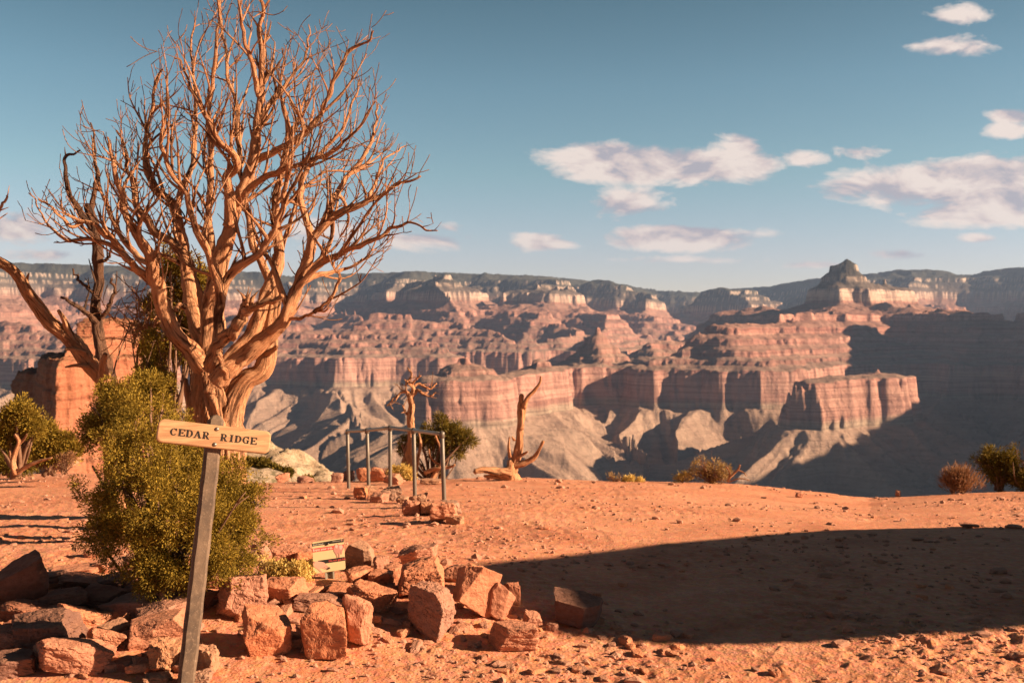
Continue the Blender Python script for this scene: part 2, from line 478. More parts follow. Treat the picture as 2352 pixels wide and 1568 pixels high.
# spines of the mesas: x, y (km), index R (m) ; steep
K = 1000.
SP = [
 # right hand ridge with the peak
 ([(2.36, 7.44, 3150), (2.46, 7.32, 3410)], 3.0),
 ([(2.52, 7.35, 3060), (2.8, 7.5, 2930)], 2.2),
 ([(2.4, 7.4, 2880), (3.1, 7.9, 2880)], 1.1),
 ([(2.44, 7.3, 3000), (2.25, 6.8, 2760), (1.98, 6.35, 2610)], 1.0),
 ([(1.98, 6.35, 2560), (1.5, 5.8, 2420), (1.14, 5.42, 2405)], 1.0),
 ([(1.10, 5.4, 2380), (.85, 5.25, 2165), (.72, 5.18, 2105)], 1.0),
 ([(2.44, 7.3, 2950), (2.66, 6.5, 2640), (2.95, 6.0, 2480), (3.3, 5.6, 2500)], 1.0),
 # near butte on the right and the neck behind it
 ([(1.26, 4.08, 2070), (1.50, 4.22, 2115), (1.62, 4.34, 2060)], 1.0),
 ([(1.62, 4.4, 1800), (1.95, 4.9, 1640), (2.35, 5.5, 1950), (2.75, 6.0, 2400)], 1.0),
 # spurs of talus running down toward the inner gorge
 ([(1.05, 5.2, 1900), (.92, 4.7, 1640), (.80, 4.1, 1300), (.78, 3.6, 1100)], 1.0),
 ([(.74, 5.1, 1900), (.62, 4.6, 1560), (.50, 4.1, 1300)], 1.0),
 ([(.30, 5.1, 1900), (.34, 4.6, 1600), (.28, 4.1, 1300), (.25, 3.6, 1000)], 1.0),
 ([(1.30, 4.0, 1880), (1.12, 3.6, 1500), (1.0, 3.3, 1250)], 1.0),
 ([(1.55, 4.1, 1880), (1.66, 3.7, 1560), (1.85, 3.3, 1300)], 1.0),
 ([(-.14, 4.2, 1900), (-.10, 3.8, 1560), (-.04, 3.4, 1250)], 1.0),
 ([(-1.2, 6.6, 1900), (-1.0, 6.0, 1600), (-.85, 5.5, 1350)], 1.0),
 ([(-.55, 6.7, 1900), (-.42, 6.1, 1600), (-.30, 5.5, 1400), (-.32, 5.2, 1250)], 1.0),
 ([(-1.9, 5.2, 1250), (-1.2, 4.6, 1380), (-.6, 4.3, 1300)], .8),
 # round butte and the long mesa in the middle
 ([(-.16, 4.25, 2120), (-.13, 4.30, 2125)], 1.0),
 ([(-.13, 4.3, 2040), (.12, 4.7, 2030), (.18, 4.95, 2060)], 1.0),
 ([(.18, 5.0, 2060), (.28, 5.2, 2110), (.45, 5.3, 2140), (.58, 5.3, 2100)], 1.0),
 ([(.42, 5.6, 2400), (.50, 5.62, 2250)], 1.6),
 ([(.80, 6.4, 2180), (1.0, 6.7, 2200), (1.7, 7.2, 2300)], 1.0),
 # middle distance promontories on the left
 ([(-3.6, 9.4, 2760), (-2.6, 8.2, 2560), (-1.75, 7.2, 2420), (-1.15, 6.85, 2200)], 1.0),
 ([(-1.75, 7.2, 2400), (-1.0, 7.1, 2330), (-.55, 6.9, 2150)], 1.0),
 ([(-1.2, 8.4, 2560), (-.5, 8.3, 2420), (-.0, 8.0, 2190)], 1.0),
 ([(-4.4, 7.6, 2500), (-3.4, 6.9, 2380), (-2.4, 6.5, 2200)], 1.0),
 ([(-.5, 10.2, 2560), (.2, 9.0, 2330), (.40, 8.3, 2200)], 1.0),
 ([(.9, 10., 2600), (.8, 8.9, 2300), (.68, 7.9, 2170)], 1.0),
 # far wall and its promontories
 ([(-12., 12.3, 3900), (-7., 12.6, 3900), (-4.6, 13., 3900), (-2.4, 13.6, 3900), (0., 14.6, 3900), (2.2, 16., 3900), (4.5, 14.5, 3900), (7., 12.4, 3900), (12, 11.5, 3900)], 1.0),
 ([(-1.6, 13.4, 3600), (-1.15, 11.6, 3120), (-.88, 10.6, 2990), (-.75, 10.0, 2700)], 1.0),
 ([(-.6, 14.2, 3600), (.0, 12.6, 3180), (.25, 11.4, 2900), (.4, 10.4, 2620)], 1.0),
 ([(-4.6, 12.8, 3600), (-3.8, 11.4, 3150), (-3.0, 10.4, 2800)], 1.0),
 ([(-3.0, 13.2, 3600), (-2.3, 11.8, 3120), (-2.0, 10.4, 2650)], 1.0),
 ([(-7.0, 12.4, 3600), (-5.6, 10.6, 3100), (-4.8, 9.4, 2750)], 1.0),
 ([(1.6, 15.4, 3600), (1.7, 13.0, 3150), (1.5, 11.4, 2750)], 1.0),
 ([(3.6, 14.6, 3600), (2.6, 12.2, 3130), (2.2, 10.6, 2700)], 1.0),
 ([(5.4, 13.4, 3600), (4.0, 11.0, 3120), (3.7, 9.8, 2800)], 1.0),
 ([(7.4, 12.2, 3600), (5.4, 9.8, 3120), (4.6, 8.6, 2760)], 1.0),
 ([(2.62, 7.6, 3000), (3.2, 9.2, 2900), (4.2, 11.5, 3150)], 1.0),
 # beyond the right of the view: unseen near rim, heights shaped to throw its shadow over the canyon
 ([(2.6, 2.2, 2500), (3.1, 3.2, 3060), (3.4, 3.8, 3180), (3.65, 4.4, 3230), (3.8, 4.9, 3450), (3.55, 5.8, 3900)], 2.6),
]

def strata_height(x, y):
    raw = np.full(x.shape, -1500.); U = np.zeros(x.shape)
    wx = x+220*fbm2(x/1500, y/1500, 3, 11)+60*fbm2(x/380, y/380, 3, 12)
    wy = y+220*fbm2(x/1500, y/1500, 3, 21)+60*fbm2(x/380, y/380, 3, 22)
    for n_, (pts, k) in enumerate(SP):
        best = np.full(x.shape, -1e9); ub = np.zeros(x.shape)
        P_ = np.array(pts)
        far = P_[:, 1].mean() > 9.0
        ax_, ay_ = (x+(wx-x)*(2.2 if far else .33), y+(wy-y)*(2.2 if far else .33))
        if k > 2: ax_, ay_ = x, y
        L0 = 0
        for a, b in zip(P_[:-1], P_[1:]):
            a0, a1 = a[:2]*K, b[:2]*K
            d = a1-a0; L2 = (d**2).sum()
            t = np.clip(((ax_-a0[0])*d[0]+(ay_-a0[1])*d[1])/L2, 0, 1)
            ox, oy = ax_-a0[0]-t*d[0], ay_-a0[1]-t*d[1]
            dist = np.hypot(ox, oy)
            v = a[2]+(b[2]-a[2])*t-dist*k
            u = L0+t*math.sqrt(L2)+np.arctan2(oy, ox)*330+n_*977
            ub = np.where(v > best, u, ub); best = np.maximum(best, v); L0 += math.sqrt(L2)
        U = np.where(best > raw, ub, U)
        raw = np.maximum(raw, best)+60*np.exp(-np.abs(raw-best)/60)*.5
    # erosion: gullies, alcoves, buttresses
    rough = sstep(200, 1500, raw)
    farw = sstep(7600, 10500, y)
    g0 = ridge2(x/2500+5, y/3600, 3, 61, .45)
    g1 = ridge2(x/760, y/760, 4, 5, .42)
    g2 = ridge2(x/135, y/135, 3, 8, .55)
    raw = raw+rough*(.35+.65*sstep(1500,1950,raw))*((64*(1-farw)+75*farw)*g1+7*g2)+14*fbm2(x/45, y/45, 2, 31)*rough*sstep(1500,1950,raw)+farw*420*(g0-.45)*sstep(900, 2200, raw)
    raw = raw+(1-rough)*(170*ridge2(x/800, y/800, 4, 44))
    e = np.interp(raw, STR[:, 0], STR[:, 1])
    # ribs and gullies running down the slopes below the cliffs
    def rg(q, s, sd): return np.abs(vn2(q/s, raw/1400, sd))*2
    m1 = sstep(300, 1200, raw)*(1-sstep(1800, 1960, raw)); m2 = sstep(2520, 2600, raw)*(1-sstep(2780, 2860, raw))
    zr = m1*(-70*rg(U, 210, 3)-30*rg(U, 90, 5)-12*rg(U, 38, 4)+26)
    zr = zr+m2*(-20*rg(U, 170, 6)-8*rg(U, 60, 7)+8)
    # inner gorge
    gp = np.array([(-3.0, 6.0), (-1.9, 5.55), (-1.25, 5.15), (-.75, 5.0), (-.3, 5.05), (.1, 4.6), (.5, 4.1), (.8, 3.4)])*K
    dg = np.full(x.shape, 1e9)
    for a0, a1 in zip(gp[:-1], gp[1:]):
        d = a1-a0; t = np.clip(((wx-a0[0])*d[0]+(wy-a0[1])*d[1])/(d**2).sum(), 0, 1)
        dg = np.minimum(dg, np.hypot(wx-a0[0]-t*d[0], wy-a0[1]-t*d[1]))
    zr = zr-210*(1-sstep(40, 250, dg+30*g2))*(1-sstep(1300, 1800, raw))
    return raw, e, zr

RIMX = np.array([-.9, -.52, -.40, -.2, -.12, -.05, .02, .10, .18, .26, .30, .40, .55, .9])
RIMZ = np.array([52., 52, 50, 46, 48, 47, 46, 42, 36, 37, 43, 48, 48, 46])
def dip(x, y):
    t = x/np.maximum(y, 1)
    # rim wanted at RIMZ picture rows over the horizon at its own distance
    want = np.interp(t, RIMX, RIMZ)/F*13600
    far = (want-535)
    return far*sstep(7200, 12500, y)

def grid_mesh(name, tt, yy, fn, mat, attrs=True):
    T, Y = np.meshgrid(tt, yy)
    X = T*Y
    Z, A = fn(X, Y)
    v = np.stack((X.ravel(), Y.ravel(), Z.ravel()), 1)
    n, m = T.shape
    i = np.arange(n-1)[:, None]*m+np.arange(m-1)[None, :]
    f = np.stack((i, i+1, i+m+1, i+m), -1).reshape(-1, 4)
    me = raw_mesh(name, v, f, True)
    for k, a in A.items():
        at = me.attributes.new(k, 'FLOAT', 'POINT'); at.data.foreach_set('value', a.ravel().astype(np.float32))
    me.materials.append(mat)
    o = bpy.data.objects.new(name, me); COL.objects.link(o)
    return o

def canyon_fn(x, y):
    raw, e, zr = strata_height(x, y)
    d = dip(x, y)
    # slope of the profile -> cliff or talus
    sl = (np.interp(raw+12, STR[:, 0], STR[:, 1])-np.interp(raw-12, STR[:, 0], STR[:, 1]))/24
    cl = sstep(.55, 1.3, sl)
    z = e+d+zr+8*fbm2(x/90, y/90, 3, 77)*sstep(-600, -300, e)
    # nearest ground falls away from the ridge, out of sight
    near = 1-sstep(1500, 2600, y)
    z = np.where(near > 0, z*(1-near)+near*np.minimum(z, -.26*y-20), z)
    z = np.where((x > 1100) & (y < 3600), np.maximum(z, e*sstep(1100, 1500, x)+z*(1-sstep(1100, 1500, x))), z)
    return z, {'strata': e, 'cliff': cl}

tt = np.concatenate((np.linspace(-.95, -.58, 40, endpoint=False), np.linspace(-.58, .58, 1100), np.linspace(.58, 1.5, 110)[1:]))
yy = np.concatenate((np.geomspace(230, 3300, 50, endpoint=False), np.geomspace(3300, 7800, 400, endpoint=False), np.geomspace(7800, 17500, 330)))
cn = grid_mesh('canyon', tt, yy, canyon_fn, M['canyon'])
tag(cn, kind='structure', label='layered red and grey canyon walls, mesas and far plateau rim')

# hill side just below the edge of the ridge
def hill_fn(x, y):
    t = x/y; px = 512+F*t
    base = -.175*y-4.
    pyp = np.interp(px, [225, 250, 262, 290, 318, 345, 362], [446, 449, 450, 456, 468, 484, 520])
    zt = CAMZ-(pyp-HZ)/F*y
    bump = sstep(60, 125, y)*(1-sstep(125, 160, y)*1.0)
    m = sstep(205, 235, px)*(1-sstep(350, 366, px))
    z = base+(np.maximum(zt, base)-base)*np.clip(bump, 0, 1)*m
    # red shoulder behind the bush, nearer
    py2 = np.interp(px, [235, 262, 285, 310], [462, 466, 478, 492])
    z2 = CAMZ-(py2-HZ)/F*y
    b2 = sstep(24, 40, y)*(1-sstep(40, 58, y)); m2 = sstep(228, 245, px)*(1-sstep(290, 310, px))
    z = np.maximum(z, base+(z2-base)*b2*m2)
    # saddle leading to the red butte on the left
    py3 = np.interp(px, [-200, 0, 60, 110, 160, 200, 240], [425, 432, 436, 426, 424, 432, 470])
    z3 = CAMZ-(py3-HZ)/F*y
    b3 = sstep(120, 330, y)*(1-sstep(420, 520, y)); m3 = 1-sstep(190, 240, px)
    z = z+.02*y*(fbm2(x/(9), y/14, 4, 3)*.35+.25*ridge2(x/3.2, y/5.5, 3, 9))*np.clip(bump*m, 0, 1)+.25*fbm2(x/1.5, y/1.5, 3, 4)
    return z, {}
tt = np.linspace(-.85, .9, 620)
yy = np.concatenate((np.geomspace(18, 110, 60, endpoint=False), np.geomspace(110, 165, 90, endpoint=False), np.geomspace(165, 620, 70)))
hl = grid_mesh('hillside', tt, yy, hill_fn, M['pale'])
tag(hl, kind='structure', label='pale rocky slope falling away below the ridge')

# red butte standing on the left, with its overhanging dark corner and cap
def butte_mesh():
    D = 470.
    mb = MB()
    def px(xv): return (xv/2.2969-512)/F*D
    def zz(yv): return CAMZ-(yv/2.2969-HZ)/F*D
    def body(outline, ztop, zbot, seed, prof, nz=90, na=520, amp=2.2):
        # outline: polygon in plan (x,y)
        P_ = np.array(outline+[outline[0]], float)
        seg = np.linalg.norm(np.diff(P_, axis=0), axis=1); cum = np.concatenate(([0], np.cumsum(seg)))
        s = np.linspace(0, cum[-1], na, endpoint=False)
        ox = np.interp(s, cum, P_[:, 0]); oy = np.interp(s, cum, P_[:, 1])
        c = P_[:-1].mean(0)
        h = np.linspace(0, 1, nz)
        S, H = np.meshgrid(s, h)
        sc = np.interp(H, [p[0] for p in prof], [p[1] for p in prof])
        X = c[0]+(ox[None, :]-c[0])*sc; Y = c[1]+(oy[None, :]-c[1])*sc
        Z = zbot+(ztop-zbot)*H
        q = np.stack((X.ravel()/9, Y.ravel()/9, Z.ravel()/16), 1)
        n = fbm3(q, 5, seed, .6).reshape(S.shape)
        led = vn2(Z*.55, np.zeros_like(Z), seed)*.7+vn2(Z*1.6, np.zeros_like(Z)+9, seed)*.4
        dx, dy = X-c[0], Y-c[1]; L = np.hypot(dx, dy)+1e-6
        r = (amp*1.3*n+1.0*led)*np.clip(L/6, 0, 1)
        X = X+dx/L*r; Y = Y+dy/L*r
        Z = Z+.9*fbm2(X/4, Y/4, 3, seed)*(H > .97)
        V = np.stack((X.ravel(), Y.ravel(), Z.ravel()), 1)
        i = np.arange(nz-1)[:, None]*na; j = np.arange(na)[None, :]; k = (j+1) % na
        Fq = np.stack((i+j, i+k, i+na+k, i+na+j), -1).reshape(-1, 4)
        # top disc
        rings = 14; tv = []; tf = []
        top0 = (nz-1)*na
        base = len(V); prev = np.arange(top0, top0+na)
        for a in range(1, rings+1):
            u = 1-a/rings
            xx = c[0]+(V[top0:top0+na, 0]-c[0])*u; yy_ = c[1]+(V[top0:top0+na, 1]-c[1])*u
            z_ = np.full(na, ztop)+1.6*(1-u)+1.4*fbm2(xx/5, yy_/5, 4, seed+4)
            tv.append(np.stack((xx, yy_, z_), 1)); cur = base+(a-1)*na+np.arange(na)
            tf.append(np.stack((prev, np.roll(prev, -1), np.roll(cur, -1), cur), 1)); prev = cur
        mb.add(np.vstack([V]+tv), [Fq]+[np.vstack(tf)])
    def Q(xv, dy): return ((xv/2.2969-512)/F*(D+dy), D+dy)
    main = [Q(128, -40), Q(165, -34), Q(200, -24), Q(250, -14), Q(300, 6), Q(345, 18), Q(378, 40), Q(388, 70), Q(330, 100), Q(180, 96), Q(95, 50), Q(86, 20)]
    body(main, zz(822), zz(1085), 3, [(0, 1.14), (.14, 1.07), (.28, 1.03), (.45, 1.01), (.8, 1.0), (.95, .99), (1, .95)], amp=1.3)
    mid = [Q(150, -8), Q(240, 8), Q(340, 40), Q(345, 70), Q(250, 80), Q(150, 40)]
    body(mid, zz(782), zz(835), 5, [(0, 1.1), (.5, .98), (1, .84)], 40, 400, 1.0)
    cap = [Q(176, 14), Q(230, 18), Q(318, 44), Q(324, 66), Q(250, 74), Q(180, 50)]
    body(cap, zz(738), zz(795), 8, [(0, 1.06), (.3, .93), (.36, 1.02), (.9, .95), (1, .82)], 60, 400, .8)
    sh = [Q(34, 62), Q(60, 48), Q(120, 34), Q(150, 40), Q(130, 90), Q(50, 96)]
    body(sh, zz(872), zz(1060), 12, [(0, 1.1), (.3, .92), (.6, .95), (.8, 1.05), (1, .9)], 60, 300, 1.1)
    sh2 = [Q(98, 30), Q(125, 8), Q(160, 4), Q(175, 40), Q(110, 60)]
    body(sh2, zz(818), zz(1000), 15, [(0, 1.1), (.6, 1.0), (1, .88)], 60, 300, 1.1)
    return mb.build('butte', M['butte'])
bt = butte_mesh(); tag(bt, kind='structure', label='red sandstone butte with a dark shaded left face')
# ============================================================ the ridge top we stand on
BY = np.array([-40, 5.0, 8., 12.2, 16.2, 20., 26]); BZ = np.array([0, 0, -.14, -.53, -.95, -1.42, -2.3])
EDGE_PX = np.array([-300, 0, 75, 170, 260, 430, 640, 740, 870, 930, 1024, 1300.])
EDGE_PY = np.array([470, 473, 471, 474, 482, 478.5, 479, 484.5, 496.5, 493.5, 490.5, 488.])
EDGE_Y = 20.0
def mound(x, y):
    a = ((x+2.55)/2.5)**2+((y-6.75)/1.45)**2
    return .17*np.exp(-a**2*.6)
def ground_base(x, y):
    x = np.asarray(x, float); y = np.asarray(y, float)
    z = np.interp(y, BY, BZ)
    # bring the edge of the ridge to its own height all along
    px = 512+F*x/np.maximum(y, 3)
    zt = CAMZ-(np.interp(px, EDGE_PX, EDGE_PY)-HZ)/F*EDGE_Y
    z = z+(zt-np.interp(EDGE_Y, BY, BZ))*sstep(8, EDGE_Y, y)
    z = z+mound(x, y)
    z = z+.035*vn2(x/2.3, y/2.3, 2)*sstep(1, 3, y)+.012*vn2(x/.7, y/.7, 4)
    # edge drop
    ye = EDGE_Y+.5*fbm2(x/2.5, y*0, 3, 6)
    z = z-np.maximum(0, y-ye)*.75-sstep(0, .5, y-ye)*.12
    return z
def ground_fn(x, y):
    z = ground_base(x, y)
    det = 1-sstep(14, 40, y)*.3
    rough = .28+.55*sstep(-.5, .5, fbm2(x/1.7, y/1.7, 3, 41))+1.1*sstep(1.5, 3.2, x)*(1-sstep(5.2, 6.6, y))
    z = z+det*rough*(.006*fbm2(x/.28, y/.28, 4, 51, .6)+.009*np.maximum(0, fbm2(x/.09, y/.09, 3, 52, .65))-.016*np.maximum(0, fbm2(x/.11, y/.11, 2, 57)-.42))
    z = z+det*.004*rough*ridge2(x/.16, y/.16, 2, 53)
    return z, {}
tt = np.concatenate((np.linspace(-3, -.62, 60, endpoint=False), np.linspace(-.62, .62, 1150, endpoint=False), np.linspace(.62, 3, 60)))
inv = np.linspace(1/3.3, 1/21.5, 560)
g1 = grid_mesh('ground', tt, np.concatenate((1/inv, np.linspace(21.7, 30, 14))), ground_fn, M['soil'])
tag(g1, kind='structure', label='red gravelly dirt on top of the ridge')
# the same ground behind and beside the viewpoint
xx = np.concatenate((np.linspace(-60, -12, 20, endpoint=False), np.linspace(-12, 12, 70, endpoint=False), np.linspace(12, 60, 20)))
ys = np.linspace(-30, 3.32, 70)
Xg, Yg = np.meshgrid(xx, ys); Zg = ground_base(Xg, Yg)-.012
n_, m_ = Xg.shape; i_ = np.arange(n_-1)[:, None]*m_+np.arange(m_-1)[None, :]
me = raw_mesh('ground_behind', np.stack((Xg.ravel(), Yg.ravel(), Zg.ravel()), 1), np.stack((i_, i_+1, i_+m_+1, i_+m_), -1).reshape(-1, 4)); me.materials.append(M['soil'])
g2 = bpy.data.objects.new('ground', me); COL.objects.link(g2); tag(g2, kind='structure', label='red gravelly dirt behind the viewpoint')

def gz(x, y): return float(ground_base(np.array([x]), np.array([y]))[0])
def hit(xv, yv, dmax=24.):
    """where a sight line meets the ground"""
    px = xv/2.2969; py = yv/2.2969
    d = np.linspace(3.2, dmax, 4200)
    x = (px-512)/F*d; zr = CAMZ-(py-HZ)/F*d
    k = np.nonzero(zr <= ground_base(x, d))[0]
    k = k[0] if len(k) else int(np.argmin(zr-ground_base(x, d)))
    return float(x[k]), float(d[k]), gz(x[k], d[k])
# ============================================================ boulders of the ring
def place_rock(name, xv, yv, wv, hv, seed, mat, label, cat='boulder', yaw=0., tilt=0., roll=0., depth=.85, sub=4, rough=.062, cuts=10, bury=.14, group=None, zoff=0., flatw=None, dd=None):
    x, y, z = hit(xv, yv)
    if dd is not None:
        y = dd; x = (xv/2.2969-512)/F*y; z = CAMZ-(yv/2.2969-HZ)/F*y; zoff = 0
    k = y/F/2.2969
    w = wv*k*.95; h = hv*k*1.04/(1-bury)*(1.0)
    # tops seen from above add height to the picture: take it off again
    dep = w*depth
    view = (CAMZ-z)/y
    h = max(h-dep*view*.55, h*.42)
    v, f = rock_verts(seed, (w*1.03, dep, h), sub, (R(roll), R(tilt), R(yaw)), rough, cuts)
    y2 = y+dep*.45
    lo = v[:, 2].min()
    off = np.array((x*(y2/y), y2, z+zoff-lo-bury*h*.7))
    mb = MB(); mb.add(v, f)
    o = mb.build(name, mat, smooth=False)
    o.location = Vector([float(q) for q in off])
    tag(o, label, cat, group)
    return o
RK = M['rock']; RD = M['rockshade']; RP = M['rockpale']
# xv, base yv, w, h, seed, mat, yaw, tilt, label, extras
BO = [
 (177, 1562, 168, 92, 11, RK, 18, 4, 'flat topped red block at the bottom left with a shadow band across its top', {}),
 (112, 1512, 175, 105, 12, RD, -20, -8, 'large dark red boulder right behind the flat topped block at bottom left', {}),
 (612, 1510, 122, 92, 13, RK, 12, 0, 'cracked red block in the front row, first to the right of the post', dict(rough=.035)),
 (744, 1514, 118, 118, 14, RK, -8, 0, 'squarish red block in the front row between the cracked block and the upright one', dict(rough=.035)),
 (826, 1494, 72, 106, 15, RK, 15, 3, 'narrow upright red block with a dark left side in the front row', dict(depth=1.1)),
 (560, 1425, 124, 98, 16, RK, 35, 12, 'angular boulder with a jagged dark face just right of the sign post', dict(rough=.075)),
 (990, 1458, 118, 96, 17, RK, -25, 14, 'tapering red boulder standing alone in front of the largest boulder', {}),
 (968, 1376, 116, 84, 18, RK, 10, -4, 'largest rounded red boulder on the right side of the ring', {}),
 (1092, 1428, 118, 84, 19, RK, 32, 26, 'long tilted slab with flat faces leaning to the right', dict(rough=.025, cuts=3, depth=.55)),
 (1146, 1424, 62, 66, 20, RK, 10, 24, 'smooth slab leaning behind the long tilted slab', dict(rough=.03, cuts=4)),
 (1184, 1498, 122, 66, 21, RK, 16, 5, 'low red block lying alone at the right end of the ring', dict(rough=.045)),
 (957, 1305, 94, 46, 22, RK, 0, -10, 'pyramid shaped rock at the back above the largest boulder', {}),
 (872, 1352, 62, 46, 23, RK, 20, 0, 'small blocky rock left of the largest boulder', {}),
 (828, 1306, 74, 56, 24, M['rockpale'], -12, 6, 'pale topped rock with a dark front right behind the warning sign', dict(rough=.04)),
 (876, 1314, 42, 34, 25, RK, 30, 0, 'small wedge between the pale topped rock and the pyramid shaped rock', {}),
 (852, 1412, 120, 62, 26, RK, -15, 8, 'broad rugged boulder left of the tapering boulder', dict(rough=.07)),
 (735, 1408, 116, 40, 27, RK, 6, 3, 'low flat slab lying behind the squarish front block', {}),
 (822, 1346, 56, 40, 28, RK, 25, 0, 'rough rock standing just right of the warning sign post', dict(rough=.07)),
 (655, 1388, 84, 50, 29, RK, -20, 6, 'rock with a sloping lit top below the yellow brush', {}),
 (364, 1492, 160, 76, 30, RK, 14, -10, 'broad smooth boulder left of the base of the sign post', dict(rough=.035)),
 (318, 1430, 140, 58, 31, RK, -10, -6, 'long low pitted boulder in the middle of the left heap', dict(rough=.06)),
 (378, 1450, 120, 56, 32, RK, 20, -8, 'pitted boulder just behind the broad smooth boulder', dict(rough=.06)),
 (374, 1547, 68, 64, 33, M['rockpale'], 5, 0, 'jagged crusty rock touching the left side of the post', dict(rough=.11)),
 (478, 1550, 58, 66, 34, M['rockpale'], -15, 0, 'jagged crusty rock touching the right side of the post', dict(rough=.11)),
 (366, 1572, 72, 26, 35, M['rockpale'], 5, 0, 'knobbly crusty lump low at the left foot of the post', dict(rough=.12)),
 (462, 1574, 54, 34, 36, M['rockpale'], 5, 0, 'knobbly crusty lump low at the right foot of the post', dict(rough=.12)),
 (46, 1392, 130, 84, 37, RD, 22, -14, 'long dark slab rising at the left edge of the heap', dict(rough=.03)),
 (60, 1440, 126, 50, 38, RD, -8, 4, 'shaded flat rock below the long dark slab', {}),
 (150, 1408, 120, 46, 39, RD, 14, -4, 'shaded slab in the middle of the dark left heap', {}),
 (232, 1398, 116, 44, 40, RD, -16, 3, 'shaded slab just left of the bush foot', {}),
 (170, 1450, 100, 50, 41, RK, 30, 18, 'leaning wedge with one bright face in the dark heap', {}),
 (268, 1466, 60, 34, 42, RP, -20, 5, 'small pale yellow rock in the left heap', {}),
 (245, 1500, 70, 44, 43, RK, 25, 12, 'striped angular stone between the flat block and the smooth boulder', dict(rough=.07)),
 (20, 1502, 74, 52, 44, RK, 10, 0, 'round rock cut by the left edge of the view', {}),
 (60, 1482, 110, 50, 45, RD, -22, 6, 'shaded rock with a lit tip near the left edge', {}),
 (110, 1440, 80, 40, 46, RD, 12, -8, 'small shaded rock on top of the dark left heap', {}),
 (270, 1314, 64, 34, 47, RK, 12, -6, 'wedge shaped stone at the back of the left heap', {}),
 (238, 1316, 44, 30, 48, RK, -15, 0, 'cube like stone at the back of the left heap', {}),
 (315, 1312, 56, 34, 49, RK, 24, 5, 'rounded stone at the left foot of the juniper bush', {}),
 (180, 1322, 110, 22, 50, RK, 8, -3, 'thin flat slab at the far back of the left heap', {}),
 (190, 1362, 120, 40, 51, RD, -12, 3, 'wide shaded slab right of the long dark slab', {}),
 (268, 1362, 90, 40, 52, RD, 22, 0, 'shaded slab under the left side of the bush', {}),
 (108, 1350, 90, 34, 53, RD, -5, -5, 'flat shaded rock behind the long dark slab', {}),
 (655, 1298, 66, 40, 54, RK, 10, 4, 'dark fronted rock behind the yellow brush', dict(rough=.07)),
 (600, 1282, 50, 34, 55, RK, -12, 0, 'pinkish stone at the right foot of the bush', {}),
 (700, 1300, 60, 36, 56, RK, 18, 0, 'reddish rock left behind the warning sign', {}),
 (1098, 1368, 70, 50, 57, RK, 22, 14, 'crest shaped rock above the long tilted slab', {}),
 (1046, 1338, 54, 40, 58, RK, -14, 0, 'small rock right of the pyramid shaped rock', {}),
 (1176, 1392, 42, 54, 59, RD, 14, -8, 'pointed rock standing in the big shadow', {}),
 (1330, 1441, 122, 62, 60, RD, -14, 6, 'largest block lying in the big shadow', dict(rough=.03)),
 (1222, 1444, 48, 34, 61, RK, 20, 0, 'small block at the edge of the big shadow', {}),
 (1268, 1450, 34, 20, 62, RK, 0, 0, 'fist sized stone left of the block in the big shadow', {}),
 (1140, 1398, 34, 22, 63, RK, 0, 0, 'small stone behind the smooth leaning slab', {}),
 (782, 1378, 76, 26, 64, RK, 4, 0, 'flat stone at the foot of the warning sign', {}),
 (694, 1366, 66, 26, 65, RK, -14, 0, 'flat stone below the yellow brush, left of the warning sign', {}),
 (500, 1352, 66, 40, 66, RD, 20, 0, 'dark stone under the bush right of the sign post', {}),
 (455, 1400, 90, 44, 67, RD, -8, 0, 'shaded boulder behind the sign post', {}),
 (905, 1326, 54, 30, 68, RK, 12, 0, 'flat stone in front of the pyramid shaped rock', {}),
 (560, 1300, 60, 30, 69, RK, 12, 0, 'low stone under the right side of the bush', {}),
 (420, 1470, 70, 40, 70, RK, 30, 0, 'half buried stone left of the sign post', {}),
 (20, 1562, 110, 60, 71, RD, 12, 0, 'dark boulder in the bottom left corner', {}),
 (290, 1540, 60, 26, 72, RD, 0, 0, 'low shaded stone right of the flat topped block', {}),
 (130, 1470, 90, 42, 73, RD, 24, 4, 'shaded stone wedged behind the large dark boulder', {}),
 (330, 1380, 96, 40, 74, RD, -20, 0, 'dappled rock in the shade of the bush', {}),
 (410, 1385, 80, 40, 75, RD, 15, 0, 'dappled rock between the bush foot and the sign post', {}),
 (210, 1280, 40, 16, 76, RK, 5, 0, 'small flat stone lying apart behind the left heap', {}),
]
for (xv, yv, wv, hv, sd, mt, yw, tl, lb, ex) in BO:
    ex = dict(ex); ex.setdefault('sub', 6 if wv > 110 else 5 if wv > 64 else 4)
    big = wv >= 60
    place_rock('boulder' if big else 'rock', xv, yv, wv, hv, sd, mt, lb, 'boulder' if big else 'rock', yaw=yw, tilt=tl, **ex)

# rocks on the far edge behind the rail
ER = [(700, 1108, 40, 14, 'flat rock at the far edge, left of the rail'), (776, 1108, 30, 20, 'round red rock at the far edge near the rail end'), (800, 1100, 30, 20, 'red rock at the far edge behind the first rail post'),
      (838, 1104, 34, 30, 'pointed red rock at the far edge between two rail posts'), (868, 1106, 36, 30, 'red rock at the far edge behind the second rail gap'), (905, 1112, 40, 24, 'reddish rock beside the yellow clump'),
      (880, 1092, 30, 26, 'tallest dark red rock of the far edge heap'), (992, 1112, 60, 14, 'pale flat slab at the foot of the dead tree'), (650, 1098, 34, 18, 'pinkish rock right of the bush at the far edge'),
      (1836, 1142, 18, 12, 'small red rock on the dip of the far edge'), (2062, 1140, 14, 14, 'small upright stone near the rusty scrub'), (2188, 1133, 12, 24, 'pointed stake like stone in front of the rusty scrub'),
      (2225, 1212, 50, 12, 'flat stone at the right, on the rim of the big shadow'), (2330, 1214, 40, 10, 'flat stone cut by the right edge of the view'), (1250, 1216, 34, 7, 'thin dark stone lying in the middle of the sunlit ground')]
